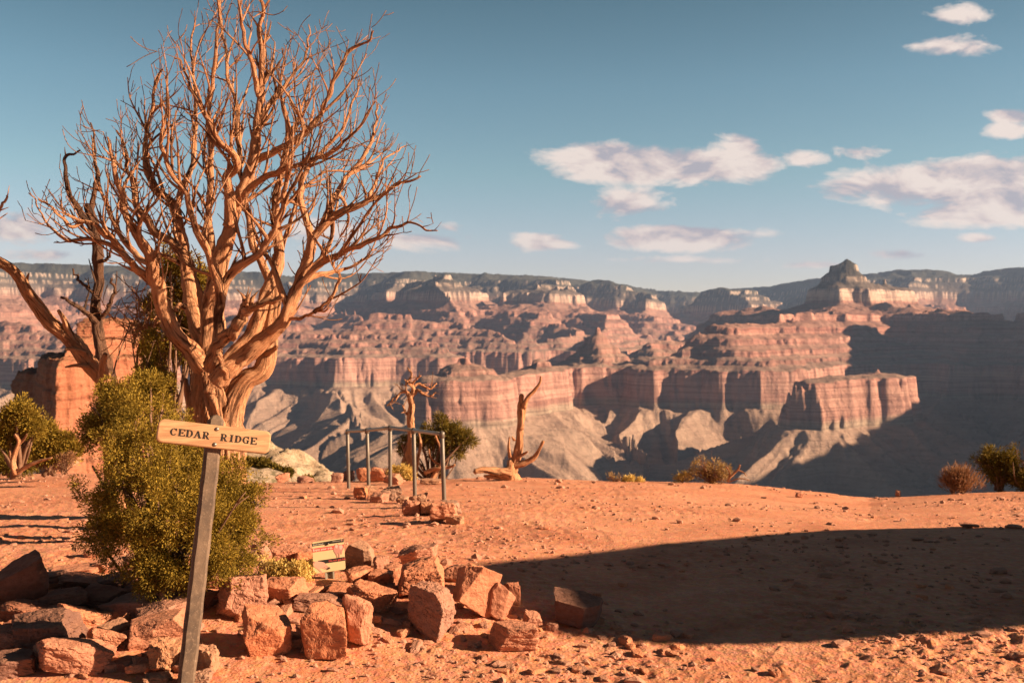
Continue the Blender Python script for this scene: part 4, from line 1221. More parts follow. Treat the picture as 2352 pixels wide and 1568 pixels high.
# burls and broken stubs
wb.tube(catmull(L_([(440, 935), (431, 900), (426, 868)], .1, .1), 12), np.array([11, 10, 9, 9, 8, 8, 7, 7, 6, 5, 5, 3])*KV, 14, .3, 5)
wb.tube(catmull(L_([(520, 868), (518, 850), (508, 842)], -.42, -.5), 8), 7*KV, 12, .35, 8)
wb.tube(catmull(L_([(512, 838), (506, 822), (500, 812)], -.4, -.45), 8), 5*KV, 12, .35, 18)
wb.tube(catmull(L_([(612, 812), (630, 800), (636, 794)], .0, -.1), 8), np.linspace(9, 4, 8)*KV, 12, .4, 28)
wb.tube(catmull(L_([(424, 706), (412, 700), (404, 712)], -.1, -.2), 8), np.linspace(8, 5, 8)*KV, 12, .4, 38)
trunk = wb.build('trunk', M['wood'], tree)
LM = [
 ([(476, 850), (440, 805), (402, 765), (376, 715), (362, 665), (356, 634), (352, 600), (330, 560), (308, 520), (283, 465), (262, 400), (246, 320)], 26, 3.5, -.05, -.7),
 ([(366, 680), (352, 650), (320, 620), (292, 590), (256, 548), (226, 520), (196, 508), (160, 515), (120, 480), (86, 452)], 14, 2, -.2, -.9),
 ([(300, 600), (270, 575), (240, 556), (200, 548), (160, 552), (118, 520), (90, 480), (72, 445)], 8, 1.8, -.5, -.2),
 ([(474, 800), (452, 752), (438, 700), (430, 640), (424, 590), (400, 556), (372, 540), (344, 515), (310, 465), (304, 420), (284, 350), (268, 300)], 22, 3, .1, .5),
 ([(486, 790), (470, 730), (448, 660), (428, 590), (412, 520), (398, 468), (368, 442), (340, 408), (330, 374), (336, 308), (350, 220), (368, 155)], 20, 3, .45, .7),
 ([(480, 830), (482, 770), (486, 690), (500, 630), (520, 555), (536, 490), (552, 440), (572, 405), (588, 352), (593, 270), (598, 198), (602, 90), (596, -30)], 27, 4, -.05, .1),
 ([(524, 520), (527, 450), (523, 408), (544, 382), (536, 352), (500, 318), (468, 255), (440, 207), (424, 160), (400, 130)], 15, 2.5, -.05, -.6),
 ([(500, 790), (504, 720), (502, 660), (492, 613), (478, 575), (458, 540), (440, 500), (430, 450), (392, 400), (372, 330), (388, 250), (384, 160)], 15, 2.2, -.35, -.9),
 ([(500, 700), (494, 620), (484, 560), (479, 505), (483, 417), (482, 343), (480, 286), (490, 198), (500, 110), (498, -30)], 13, 3, .5, .5),
 ([(506, 690), (520, 640), (552, 610), (594, 587), (620, 546), (640, 510), (650, 450), (660, 380), (690, 300), (690, 230)], 13, 2.5, -.4, -.8),
 ([(590, 368), (637, 343), (686, 316), (726, 275), (752, 222), (774, 167), (804, 114), (844, 97), (858, 70)], 11, 2.2, .1, -.3),
 ([(545, 470), (580, 425), (637, 393), (703, 374), (769, 347), (800, 320), (836, 270), (862, 230)], 10, 2, 0, -.6),
 ([(486, 905), (500, 865), (535, 812), (579, 766), (599, 722), (612, 678), (628, 640), (640, 585), (634, 520), (628, 450), (648, 390), (668, 300), (640, 220), (620, 150)], 24, 3, -.1, .4),
 ([(500, 880), (526, 848), (573, 806), (616, 766), (652, 734), (668, 693), (682, 645), (704, 600), (716, 550), (745, 515), (791, 483), (840, 464), (885, 440), (930, 417), (962, 400)], 25, 3, -.3, -.5),
 ([(668, 690), (690, 655), (725, 615), (774, 585), (826, 563), (879, 536), (923, 514), (967, 523), (1008, 526)], 12, 1.8, -.35, -.8),
 ([(690, 650), (735, 628), (780, 622), (830, 600), (862, 570)], 9, 2, -.3, .2),
 ([(640, 740), (690, 728), (725, 718), (758, 706)], 7, 2.5, -.35, -.5),
 ([(721, 716), (745, 698), (765, 674), (778, 640), (770, 600), (800, 560)], 6, 2, -.45, -.6),
 ([(484, 850), (500, 790), (536, 760), (560, 715), (566, 690)], 20, 12, -.3, -.7),
 ([(562, 715), (590, 700), (634, 688), (650, 676)], 11, 6, -.65, -.8),
 ([(618, 650), (604, 610), (580, 560), (572, 500), (560, 430), (546, 330), (540, 240), (520, 160), (510, 60), (506, -30)], 12, 3, .6, .9),
 ([(700, 610), (716, 560), (700, 490), (690, 430), (720, 370), (780, 300), (812, 230), (830, 180)], 12, 2.2, .2, .7),
 ([(738, 520), (770, 450), (800, 400), (846, 340), (862, 280), (870, 240)], 10, 2.2, -.4, .2),
 ([(840, 466), (862, 420), (880, 370), (910, 350), (930, 330)], 6, 1.8, -.4, -.2),
 ([(593, 300), (620, 240), (660, 190), (700, 130), (712, 60)], 8, 2, .1, .5),
 ([(594, 220), (580, 150), (560, 80), (548, 10), (530, -40)], 8, 2.5, 0, -.4),
 ([(352, 600), (330, 600), (290, 560), (250, 480), (222, 400), (212, 310)], 10, 2, -.2, .3),
 ([(404, 500), (420, 430), (440, 380), (450, 300), (446, 180), (440, 90), (452, 40)], 10, 2.2, .5, .9),
 ([(626, 640), (650, 560), (676, 480), (690, 440), (740, 400), (800, 390), (850, 380)], 9, 2, .3, .8),
]
CP = np.array(W(500, 640, TD))
for k, (pts, a, b, d0, d1) in enumerate(LM):
    wb = WB()
    big = a > 18
    nosec = k in (18, 19)
    limb(wb, rg, L_(pts, d0, d1), a*KV*.9, b*KV*.75, sec=not nosec, dens=.8 if not big else .68, start=.34 if big else .2, rough=.34 if a > 9 else .2, center=CP, tw=1.0)
    if k == 18:
        e = W(567, 690, TD-.7)
        for q in range(7): wb.tube(grow(rg, e+rg.normal(size=3)*.02, np.array((.2, 0, 1))+rg.normal(size=3)*.35, .12, .03, .1, 0), np.array([.018, .014, .008, .003, .002])[:len(grow(rg, e, (0, 0, 1), .12, .03, .1, 0))], 6, .3, q)
    wb.build('limb', M['wood'], tree)

# ------------------------------------------------------------ second dead juniper behind it, shade put into its wood colour, with the long leaning stem
T2 = 9.6
b2 = np.array(W(262, 1150, T2)); b2[2] = gz(b2[0], b2[1])-.05
tree2 = thing('dead_juniper', b2, 'smaller dead juniper in shade toned wood standing left behind the big one', 'tree')
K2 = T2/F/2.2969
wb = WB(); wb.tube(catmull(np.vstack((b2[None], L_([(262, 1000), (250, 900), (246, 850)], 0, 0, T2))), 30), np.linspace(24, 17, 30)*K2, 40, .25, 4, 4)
wb.build('trunk', M['wood_shade'], tree2)
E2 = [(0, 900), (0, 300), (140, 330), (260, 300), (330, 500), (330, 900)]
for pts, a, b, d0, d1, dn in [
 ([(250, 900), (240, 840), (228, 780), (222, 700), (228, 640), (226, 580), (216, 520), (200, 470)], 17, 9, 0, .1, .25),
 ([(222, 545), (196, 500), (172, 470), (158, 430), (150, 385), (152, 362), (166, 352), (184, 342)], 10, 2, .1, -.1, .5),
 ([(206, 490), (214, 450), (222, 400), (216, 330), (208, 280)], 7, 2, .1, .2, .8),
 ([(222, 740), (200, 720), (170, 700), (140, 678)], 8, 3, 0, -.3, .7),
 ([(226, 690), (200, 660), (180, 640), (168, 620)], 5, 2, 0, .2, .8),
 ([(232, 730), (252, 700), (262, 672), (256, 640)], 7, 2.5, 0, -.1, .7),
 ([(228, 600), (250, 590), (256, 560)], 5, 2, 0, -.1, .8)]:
    wb = WB(); limb(wb, rg, L_(pts, d0, d1, T2), a*K2, b*K2, dens=dn*.5, env=E2, rough=.25, tw=.5, ls=.5, start=.3); wb.build('limb', M['wood_shade'], tree2)
T3 = 8.9; K3 = T3/F/2.2969
b3 = np.array(W(268, 1140, T3)); b3[2] = gz(b3[0], b3[1])-.05
tree3 = thing('leaning_dead_trunk', b3, 'thick bare trunk leaning out to the left edge of the view, lit orange', 'tree')
wb = WB()
base = catmull(np.vstack((b3[None], L_([(262, 980), (252, 905), (236, 868), (206, 835), (180, 800), (150, 766), (112, 735), (84, 700), (62, 670), (46, 640), (22, 615), (-20, 590), (-60, 560)], 0, -.5, T3))), 90)
wb.tube(base, np.interp(np.linspace(0, 1, 90), [0, .3, .42, .6, .8, 1], [24, 22, 22, 17, 13, 8])*K3, 44, .3, 6, 4.5)
wb.build('trunk', M['wood'], tree3)
for pts, a, b in [([(170, 792), (158, 760), (146, 730), (134, 712)], 9, 4), ([(196, 812), (170, 802), (150, 800)], 7, 3), ([(238, 868), (236, 835), (242, 812)], 12, 5), ([(60, 660), (62, 640), (66, 628)], 5, 2), ([(206, 842), (176, 838), (150, 842)], 6, 2)]:
    wb = WB(); wb.tube(catmull(L_(pts, -.2, -.3, T3), 14), np.linspace(a, b, 14)*K3, 16, .35, rg.randint(99)); wb.build('broken_branch', M['wood'], tree3)
# twig tip entering from the left edge
bt_ = thing('dead_branch', W(-40, 560, 8.8), 'bare branch tip poking in at the left edge above the leaning trunk', 'branch')
wb = WB(); limb(wb, rg, L_([(-60, 560), (-20, 500), (6, 470), (14, 448)], 0, 0, 8.8), 7*K3, 2.5*K3, dens=.8, env=None, ls=.4, tw=.5); wb.build('stem', M['wood'], bt_)

# ============================================================ leaves
def leaf_mesh(P0, D_, length, width, rg, blades=6, spread=.9, cr=0.):
    """P0 (n,3) sprig origins, D_ (n,3) directions -> many small pointed blades, each two crossed faces"""
    n = len(P0); szs = np.repeat(rg.uniform(.6, 1.35, n), blades)[:, None]; P0 = np.repeat(P0, blades, 0); D_ = np.repeat(D_, blades, 0)
    m = len(P0)
    if cr:
        u = rg.normal(size=(m, 3)); u /= np.linalg.norm(u, axis=1)[:, None]
        P0 = P0+u*cr*szs*rg.uniform(.2, 1, (m, 1))**.6; D_ = u*1.2+D_*.7
    d = D_+rg.normal(size=(m, 3))*spread*.55; d /= np.linalg.norm(d, axis=1)[:, None]
    L = length*rg.uniform(.55, 1.25, m)[:, None]; w = width*rg.uniform(.7, 1.2, m)[:, None]
    o = P0+rg.normal(size=(m, 3))*length*(.42 if not cr else .15)
    a = rg.normal(size=(m, 3)); s = np.cross(d, a); s /= np.linalg.norm(s, axis=1)[:, None]+1e-9
    v = np.stack((o-s*w*.35, o+s*w*.35, o+d*L*.6+s*w*.5, o+d*L, o+d*L*.6-s*w*.5), 1)
    k = (np.arange(m)*5)[:, None]
    return v.reshape(-1, 3), np.concatenate((k, k+1, k+2, k+3, k+4), 1)

def shell_points(rg, lobes, n, gap=.1, freq=7., seed=0):
    """points on the outer part of a union of lobes (cx,cy,cz,rx,ry,rz)"""
    lobes = np.array(lobes); vol = (lobes[:, 3]*lobes[:, 5]+lobes[:, 3]*lobes[:, 4]); vol /= vol.sum()
    idx = rg.choice(len(lobes), n, p=vol)
    q = rg.normal(size=(n, 3)); q /= np.linalg.norm(q, axis=1)[:, None]
    r = 1-np.abs(rg.normal(size=n))*.22
    bum = 1+.5*fbm3(q*4.0+lobes[idx, :3]*3, 3, seed)
    p = lobes[idx, :3]+q*lobes[idx, 3:]*(r*bum)[:, None]
    keep = fbm3(p*freq, 3, seed+3, .6) > gap-.35
    # drop what lies deep inside another lobe
    return p[keep], q[keep]

def bush(name, root_xyz, label, cat, lobes, n, mat, length, width, blades=6, stems=14, seed=1, smat=None, gap=.1, freq=7., up=.5, group=None, clump=1, stem_r=.02, spread=.9, dead=0, cr=0.):
    rg = np.random.RandomState(seed)
    b = thing(name, root_xyz, label, cat, group)
    p, q = shell_points(rg, lobes, n, gap, freq, seed)
    if clump > 1:
        cs = length*1.5
        off = rg.normal(size=(len(p), clump, 3))*cs*.55
        q = np.repeat(q, clump, 0); p = (p[:, None, :]+off).reshape(-1, 3)
    d = q+np.array((0, 0, up))
    v, f = leaf_mesh(p, d, length, width, rg, blades, spread, cr)
    mb = MB(); mb.add(v, f); mb.build('foliage', mat, b, smooth=False)
    wb = WB(); root = np.array(root_xyz)
    LB = np.array(lobes)
    for k in range(stems):
        l = LB[rg.randint(len(LB))]
        e = l[:3]+rg.normal(size=3)*l[3:]*.45
        mid = root*.45+e*.55+rg.normal(size=3)*.08*np.linalg.norm(e-root); mid[2] += .02*np.linalg.norm(e-root)
        P_ = catmull(np.array([root+rg.normal(size=3)*stem_r*1.5, mid, e]), 14)
        wb.tube(P_, stem_r*rg.uniform(.5, 1)*(1-.75*np.linspace(0, 1, 14)), 7, .2, k)
        for z in range(4):
            j = rg.randint(5, 14); c = grow(rg, P_[j], P_[j]-P_[max(0, j-3)]+rg.normal(size=3)*.05, .3*np.linalg.norm(l[3:])*rg.uniform(.5, 1.3), .05, .15, .1)
            wb.tube(c, stem_r*.25*(1-.6*np.linspace(0, 1, len(c))), 5, 0, 1)
            if dead:
                e2 = grow(rg, c[-1], c[-1]-c[0]+rg.normal(size=3)*.1, dead, .04, .2, .1); wb.tube(e2, stem_r*.13*(1-.5*np.linspace(0, 1, len(e2))), 4, 0, 1)
    wb.build('stems', smat or M['bark'], b)
    return b
def lob(xv, yv, rv, D, ryr=1., rh=None):
    """lobe centred on a sight line, radii measured on the same plate"""
    c = W(xv, yv, D); k = D/F/2.2969
    return (c[0], c[1], c[2], rv*k, rv*k*ryr, (rh or rv)*k)

# the big living juniper bush left of the sign
BD = 6.0
lb = []
for xv, yv, r, dd in [(255, 930, 52, .2), (215, 985, 34, .1), (300, 900, 50, .3), (330, 960, 75, .0), (372, 905, 38, .4), (250, 1020, 70, 0.), (240, 1100, 62, -.1), (330, 1060, 95, -.3), (290, 1150, 85, -.3),
                      (370, 1150, 100, -.45), (440, 1090, 75, -.1), (350, 1225, 80, -.45), (300, 1240, 58, -.3), (390, 1280, 55, -.5), (360, 1310, 42, -.5), (440, 1200, 85, -.4), (505, 1150, 70, -.1), (525, 1215, 75, -.2),
                      (480, 1270, 66, -.4), (545, 1270, 50, -.2), (560, 1170, 55, 0), (588, 1140, 34, 0), (600, 1180, 28, 0), (575, 1225, 45, 0), (225, 1170, 40, 0), (410, 960, 30, .5), (400, 1010, 55, .2), (470, 1060, 38, .1),
                      (206, 1060, 30, 0), (540, 1080, 30, .3), (225, 940, 26, .2), (345, 880, 26, .3), (330, 1318, 42, -.45), (270, 1290, 44, -.3), (430, 1318, 44, -.4), (225, 1230, 40, -.1)]:
    lb.append(lob(xv, yv, r*.93, BD+dd, .9))
rt = W(385, 1325, BD-.35); rt[2] = gz(rt[0], rt[1])
bush('juniper_bush', rt, 'large olive yellow juniper bush filling the ring of boulders behind the sign', 'bush', lb, 6600, M['juniper'], .0165, .0056, blades=50, stems=44, seed=4, gap=.30, freq=6.5, clump=1, stem_r=.026, cr=.042, spread=.6)
# slender living juniper rising behind the bush
lb = [lob(x, y, r, 8.0+d, .9) for x, y, r, d in [(352, 775, 16, 0), (342, 800, 24, 0), (356, 830, 26, .1), (345, 862, 32, 0), (330, 895, 30, 0), (368, 880, 28, .1), (348, 925, 44, 0), (300, 740, 9, 0)]]
bush('young_juniper', W(352, 1150, 8.0), 'slender upright juniper with open twigs rising behind the bush, left of the big trunk', 'tree', lb, 620, M['juniper'], .019, .007, blades=34, stems=24, seed=8, gap=.25, freq=8, stem_r=.016, dead=.12, cr=.04, spread=.6)
# green juniper seen through the big trunk
lb = [lob(x, y, r, 10.4+d, .9) for x, y, r, d in [(400, 600, 26, 0), (385, 640, 26, .1), (440, 615, 30, 0), (455, 660, 36, 0), (410, 690, 34, 0), (460, 720, 30, 0), (385, 740, 32, 0), (350, 700, 24, 0), (410, 790, 34, 0), (360, 790, 36, 0), (425, 820, 20, 0), (330, 760, 22, 0), (440, 760, 28, 0), (395, 560, 14, 0)]]
bush('green_juniper', W(400, 1120, 10.4), 'green living juniper seen between the limbs behind the big dead tree', 'tree', lb, 1300, M['juniper'], .026, .010, blades=36, cr=.06, spread=.6, stems=24, seed=9, gap=.15, freq=5, stem_r=.04)
# thicket of bare twigs left of the trunk
tk = thing('bare_shrub', W(318, 1000, 8.6), 'tangle of thin bare orange twigs between the dark tree and the big trunk', 'shrub')
wb = WB()
for k in range(26):
    a = W(rg.uniform(300, 350), rg.uniform(730, 800), 8.6); 
    c = grow(rg, a, (rg.uniform(-1, .6), rg.normal()*.4, rg.uniform(.1, 1)), rg.uniform(.25, .6), .05, .3, .05); wb.tube(c, .007*(1-.6*np.linspace(0, 1, len(c))), 5, 0, 1)
    for z in range(5):
        e = grow(rg, c[rg.randint(1, len(c))], rg.normal(size=3)+np.array((0, 0, .4)), rg.uniform(.08, .22), .03, .3, .05); wb.tube(e, .0032, 4, 0, 1)
wb.tube(catmull(np.vstack((W(345, 1050, 8.6)[None], W(338, 900, 8.6)[None], W(326, 790, 8.6)[None])), 14), np.linspace(.02, .009, 14), 8, .2, 3)
wb.build('twigs', M['wood'], tk)

# junipers on the left edge
LD = 15.5
def limbs_thing(parent, specs, D, mat, name='trunk'):
    wb = WB(); k = D/F/2.2969
    for pts, a, b in specs: wb.tube(catmull(L_(pts, 0, -.1, D), 24), np.linspace(a, b, 24)*k, 14, .3, len(pts)*7, 3)
    wb.build(name, mat, parent)
lb = [lob(x, y, r, LD+d, 1.2) for x, y, r, d in [(45, 945, 26, 0), (25, 965, 26, 0), (65, 960, 22, 0), (80, 985, 18, 0), (30, 1000, 26, .2), (70, 1010, 22, .3), (10, 1000, 20, 0)]]
t_ = bush('juniper_tree', W(40, 1085, LD), 'rounded juniper with a pale forked trunk at the left edge of the view', 'tree', lb, 640, M['juniper'], .045, .014, cr=.10, spread=.6, blades=34, stems=12, seed=14, gap=.05, freq=3.2, stem_r=.05)
limbs_thing(t_, [([(38, 1088), (30, 1060), (36, 1035), (44, 1012), (34, 996)], 7, 3.2), ([(42, 1020), (54, 1008), (62, 996)], 4, 2), ([(34, 1068), (24, 1050), (22, 1035)], 4, 2), ([(40, 1085), (62, 1070), (90, 1058), (120, 1050)], 6, 2)], LD-.7, M['wood'])
lb = [lob(x, y, r, LD+.5+d, 1.) for x, y, r, d in [(112, 990, 22, 0), (95, 1015, 24, 0), (130, 1005, 24, 0), (150, 1000, 14, 0), (120, 1035, 24, 0), (155, 1035, 20, 0), (90, 1045, 20, 0), (170, 1030, 13, 0)]]
bush('juniper_tree', W(110, 1082, LD+.5), 'lower spreading juniper between the forked one and the big bush', 'tree', lb, 640, M['juniper'], .045, .014, cr=.10, spread=.6, blades=34, stems=16, seed=15, gap=.08, freq=3.2, stem_r=.045)
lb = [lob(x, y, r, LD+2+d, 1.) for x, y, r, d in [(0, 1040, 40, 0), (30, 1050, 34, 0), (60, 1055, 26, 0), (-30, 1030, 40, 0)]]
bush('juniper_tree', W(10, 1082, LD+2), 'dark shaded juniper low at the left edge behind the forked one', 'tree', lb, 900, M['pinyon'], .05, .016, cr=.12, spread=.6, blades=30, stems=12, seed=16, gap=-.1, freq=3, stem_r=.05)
lb = [lob(x, y, r, LD-.6, 1.) for x, y, r in [(148, 1060, 16), (160, 1050, 12), (138, 1070, 10)]]
bush('dry_shrub', W(150, 1085, LD-.6), 'small twiggy brown shrub beside the left junipers', 'shrub', lb, 260, M['rust'], .04, .008, blades=6, stems=16, seed=17, gap=.0, freq=4, stem_r=.012, dead=.1)

# ------------------------------------------------------------ dead tree and pinyon behind the rail
ED = 19.0; KE = ED/F/2.2969
b4 = np.array(W(948, 1108, ED)); b4[2] = min(b4[2], gz(b4[0], b4[1]))-.05
t4 = thing('dead_snag', b4, 'small gnarled dead tree with stubby twigs standing behind the rail', 'tree')
wb = WB(); wb.tube(catmull(np.vstack((b4[None], L_([(944, 1080), (940, 1040), (946, 1000), (943, 960), (946, 930), (940, 905)], 0, 0, ED))), 40), np.linspace(13, 6, 40)*KE, 26, .35, 7, 4)
wb.tube(catmull(L_([(952, 1100), (958, 1060), (966, 1020), (962, 990)], -.1, 0, ED), 20), np.linspace(5.5, 2.2, 20)*KE, 14, .35, 9)
wb.tube(catmull(L_([(936, 1100), (925, 1070), (930, 1040), (924, 1020)], -.1, 0, ED), 20), np.linspace(5.5, 2.2, 20)*KE, 14, .35, 19)
wb.build('trunk', M['wood'], t4)
for pts, a, b in [([(941, 915), (950, 895), (940, 875), (945, 860), (935, 845)], 7, 2), ([(943, 905), (930, 898), (915, 905), (900, 920), (890, 932)], 5, 2), ([(944, 912), (960, 895), (975, 905), (990, 908), (1000, 900)], 5, 2), ([(944, 900), (960, 880), (985, 892), (1002, 880)], 4.5, 2),
                  ([(941, 955), (930, 945), (926, 930)], 5, 2), ([(948, 880), (958, 868), (966, 862)], 3.5, 1.6), ([(944, 925), (936, 905), (932, 885), (936, 870)], 4, 2)]:
    wb = WB(); limb(wb, rg, L_(pts, 0, rg.uniform(-.4, .4), ED), a*KE*.8, b*KE*.8, dens=1.0, env=None, ls=.45, tw=.35, tsz=1.3, rough=.25, upw=.1); wb.build('limb', M['wood'], t4)
lb = [lob(x, y, r, ED+1.2+d, 1.1) for x, y, r, d in [(1010, 985, 26, 0), (985, 1000, 22, 0), (1040, 1000, 22, 0), (1065, 1005, 16, 0), (1080, 1012, 10, 0), (1000, 1020, 20, .3), (965, 1010, 14, 0), (930, 1012, 14, 0), (925, 1030, 10, 0), (1030, 1025, 18, 0), (1052, 1038, 10, 0), (1010, 1050, 8, 0), (1015, 965, 14, 0), (1045, 980, 12, 0), (1012, 1070, 9, 0)]]
t5 = bush('pinyon_tree', W(992, 1112, ED+1.2), 'green pinyon with a twisted red trunk right behind the small dead tree', 'tree', lb, 420, M['pinyon'], .075, .013, cr=.08, spread=.4, blades=40, stems=26, seed=22, gap=.1, freq=2.6, stem_r=.04)
limbs_thing(t5, [([(985, 1115), (1000, 1085), (1015, 1060), (1012, 1030), (1000, 1000)], 6, 2.5), ([(975, 1085), (1000, 1075), (1030, 1072), (1045, 1066)], 6, 2.5), ([(1010, 1068), (990, 1050), (985, 1030)], 3, 1.5)], ED+.9, M['wood'])
lb = [lob(905, 1086, 14, ED-.5), lob(925, 1082, 13, ED-.5), lob(940, 1092, 12, ED-.5)]
bush('yellow_shrub', W(922, 1108, ED-.5), 'rounded dull yellow shrub among the rocks at the foot of the small dead tree', 'shrub', lb, 700, M['brush'], .05, .012, blades=8, stems=14, seed=23, gap=-.2, freq=4, stem_r=.012)

# ------------------------------------------------------------ curved snag on the edge
SG = 18.6; KS = SG/F/2.2969
b5 = np.array(W(1180, 1102, SG)); b5[2] = min(b5[2], gz(b5[0], b5[1]))-.03
t6 = thing('curved_snag', b5, 'pale curved dead snag with an upswept side limb at the ridge edge, centre', 'tree')
wb = WB(); wb.tube(catmull(np.vstack((b5[None], L_([(1176, 1085), (1184, 1060), (1192, 1020), (1196, 980), (1200, 950), (1206, 925)], 0, 0, SG))), 40), np.interp(np.linspace(0, 1, 40), [0, .15, .35, 1], [21, 13, 9.5, 6])*KS, 28, .35, 7, 4)
wb.tube(catmull(L_([(1196, 985), (1196, 940), (1197, 912), (1200, 906)], -.05, 0, SG), 20), np.linspace(8.5, 5.5, 20)*KS, 16, .4, 9)
wb.tube(catmull(L_([(1178, 1060), (1170, 1080), (1150, 1100)], 0, -.2, SG), 14), np.linspace(12, 8, 14)*KS, 16, .4, 9)
wb.build('trunk', M['wood'], t6)
for pts, a, b in [([(1203, 935), (1212, 912), (1228, 895), (1240, 878), (1242, 864)], 6, 2.2), ([(1180, 1068), (1205, 1062), (1228, 1048), (1240, 1028), (1248, 1012)], 8, 3.2), ([(1172, 1050), (1168, 1025), (1170, 1002)], 4, 1.6), ([(1186, 1050), (1202, 1042), (1212, 1036)], 4.5, 2), ([(1182, 1010), (1176, 1002)], 3, 1.5)]:
    wb = WB(); wb.tube(catmull(L_(pts, -.05, -.15, SG), 24), np.linspace(a, b, 24)*KS, 16, .3, rg.randint(99), 3); wb.build('limb', M['wood'], t6)
lg = thing('fallen_log', W(1130, 1096, SG-.3), 'pale fallen log lying at the foot of the curved snag', 'log')
wb = WB(); wb.tube(catmull(L_([(1172, 1088), (1140, 1082), (1110, 1078), (1090, 1082)], 0, -.2, SG-.3), 24), np.linspace(11, 6.5, 24)*KS, 18, .35, 5, 3)
wb.tube(catmull(L_([(1165, 1100), (1140, 1094), (1112, 1092)], 0, -.1, SG-.25), 18), np.linspace(9, 3, 18)*KS, 14, .4, 6, 3); wb.build('log', M['wood'], lg)

# ------------------------------------------------------------ scrub along the edge
lb = [lob(x, y, r, 19.2, 1.) for x, y, r in [(1612, 1068, 19), (1640, 1072, 20), (1665, 1082, 16), (1595, 1085, 14), (1630, 1090, 20), (1655, 1094, 14)]]
sh = bush('tan_shrub', W(1635, 1106, 19.2), 'tan twiggy shrub on the ridge edge, largest of the edge scrub', 'shrub', lb, 620, M['tan'], .055, .010, blades=6, stems=40, seed=31, gap=.15, freq=3.5, stem_r=.016, smat=M['twig'], dead=.14, spread=1.3)
limbs_thing(sh, [([(1670, 1104), (1682, 1090), (1695, 1078), (1700, 1066)], 3, 1.6), ([(1695, 1078), (1708, 1084), (1714, 1092)], 2, 1.2), ([(1672, 1104), (1676, 1085), (1668, 1070)], 2.6, 1.2), ([(1672, 1106), (1700, 1098), (1722, 1102)], 2, 1)], 19.0, M['wood'], 'dead_branch')
lb = [lob(1560, 1098, 9, 19.2), lob(1575, 1094, 10, 19.2)]
bush('yellow_tuft', W(1568, 1106, 19.2), 'thin yellowish tuft just left of the tan shrub', 'shrub', lb, 130, M['brush'], .06, .01, blades=6, stems=16, seed=32, gap=-.1, freq=4, stem_r=.008, smat=M['twig'], dead=.12)
lb = [lob(1405, 1094, 9, 19.2), lob(1425, 1098, 7, 19.2)]
bush('dry_twigs', W(1412, 1106, 19.2), 'low bare twigs on the ridge edge, halfway between snag and tan shrub', 'shrub', lb, 40, M['tan'], .05, .01, blades=5, stems=22, seed=33, gap=-.3, freq=4, stem_r=.008, smat=M['twig'], dead=.14)
lb = [lob(1450, 1101, 8, 19.0), lob(1470, 1103, 6, 19.0), lob(1438, 1101, 6, 19.)]
bush('yellow_tuft', W(1452, 1107, 19.0), 'low yellow tufts right beside the bare twigs on the ridge edge', 'shrub', lb, 200, M['brush'], .045, .012, blades=6, stems=10, seed=34, gap=-.3, freq=4, stem_r=.006)
lb = [lob(2190, 1100, 22, 19.5), lob(2212, 1102, 24, 19.5), lob(2235, 1108, 16, 19.5)]
bush('rusty_shrub', W(2208, 1128, 19.5), 'rounded rusty brown shrub near the right end of the ridge edge', 'shrub', lb, 620, M['rust'], .10, .010, blades=7, stems=60, seed=35, gap=.1, freq=4, stem_r=.01, up=1.2, spread=.6)
lb = [lob(x, y, r, 20.2, 1.) for x, y, r in [(2282, 1045, 20), (2300, 1062, 20), (2270, 1068, 16), (2320, 1062, 14), (2240, 1055, 8), (2290, 1085, 20), (2315, 1090, 18), (2325, 1045, 9)]]
bush('juniper_tree', W(2296, 1126, 20.2), 'small dull green juniper at the right, next to the rusty shrub', 'tree', lb, 420, M['pinyon'], .06, .014, cr=.10, spread=.5, blades=34, stems=26, seed=36, gap=.3, freq=2.6, stem_r=.03)
lb = [lob(x, y, r, 20.0, 1.) for x, y, r in [(2352, 1040, 24), (2345, 1070, 24), (2370, 1060, 30), (2340, 1095, 20), (2370, 1100, 28)]]
bush('juniper_tree', W(2356, 1126, 20.), 'dull green juniper cut by the right edge of the view', 'tree', lb, 480, M['pinyon'], .06, .014, cr=.10, spread=.5, blades=34, stems=24, seed=37, gap=.3, freq=2.6, stem_r=.03)
# little shrubs on the pale slope below
for i, (x, y, r, lbx) in enumerate([(607, 1062, 9, 'round green shrub on the pale slope just right of the sign board'), (636, 1075, 8, 'green shrub on the pale slope, middle one of three'), (662, 1082, 6, 'low green shrub on the pale slope below the middle one'), (708, 1102, 7, 'green shrub where the pale slope meets the red dirt'), (583, 1062, 9, 'green shrub on the red shoulder right behind the bush')]):
    dd = 60.; lb = [lob(x-r*.6, y, r, dd, 1.), lob(x+r*.6, y+2, r*.8, dd, 1.)]
    bush('slope_shrub', W(x, y+r, dd), lbx, 'shrub', lb, 260, M['pinyon'], .16, .07, blades=7, stems=6, seed=50+i, gap=-.2, freq=2, stem_r=.04)

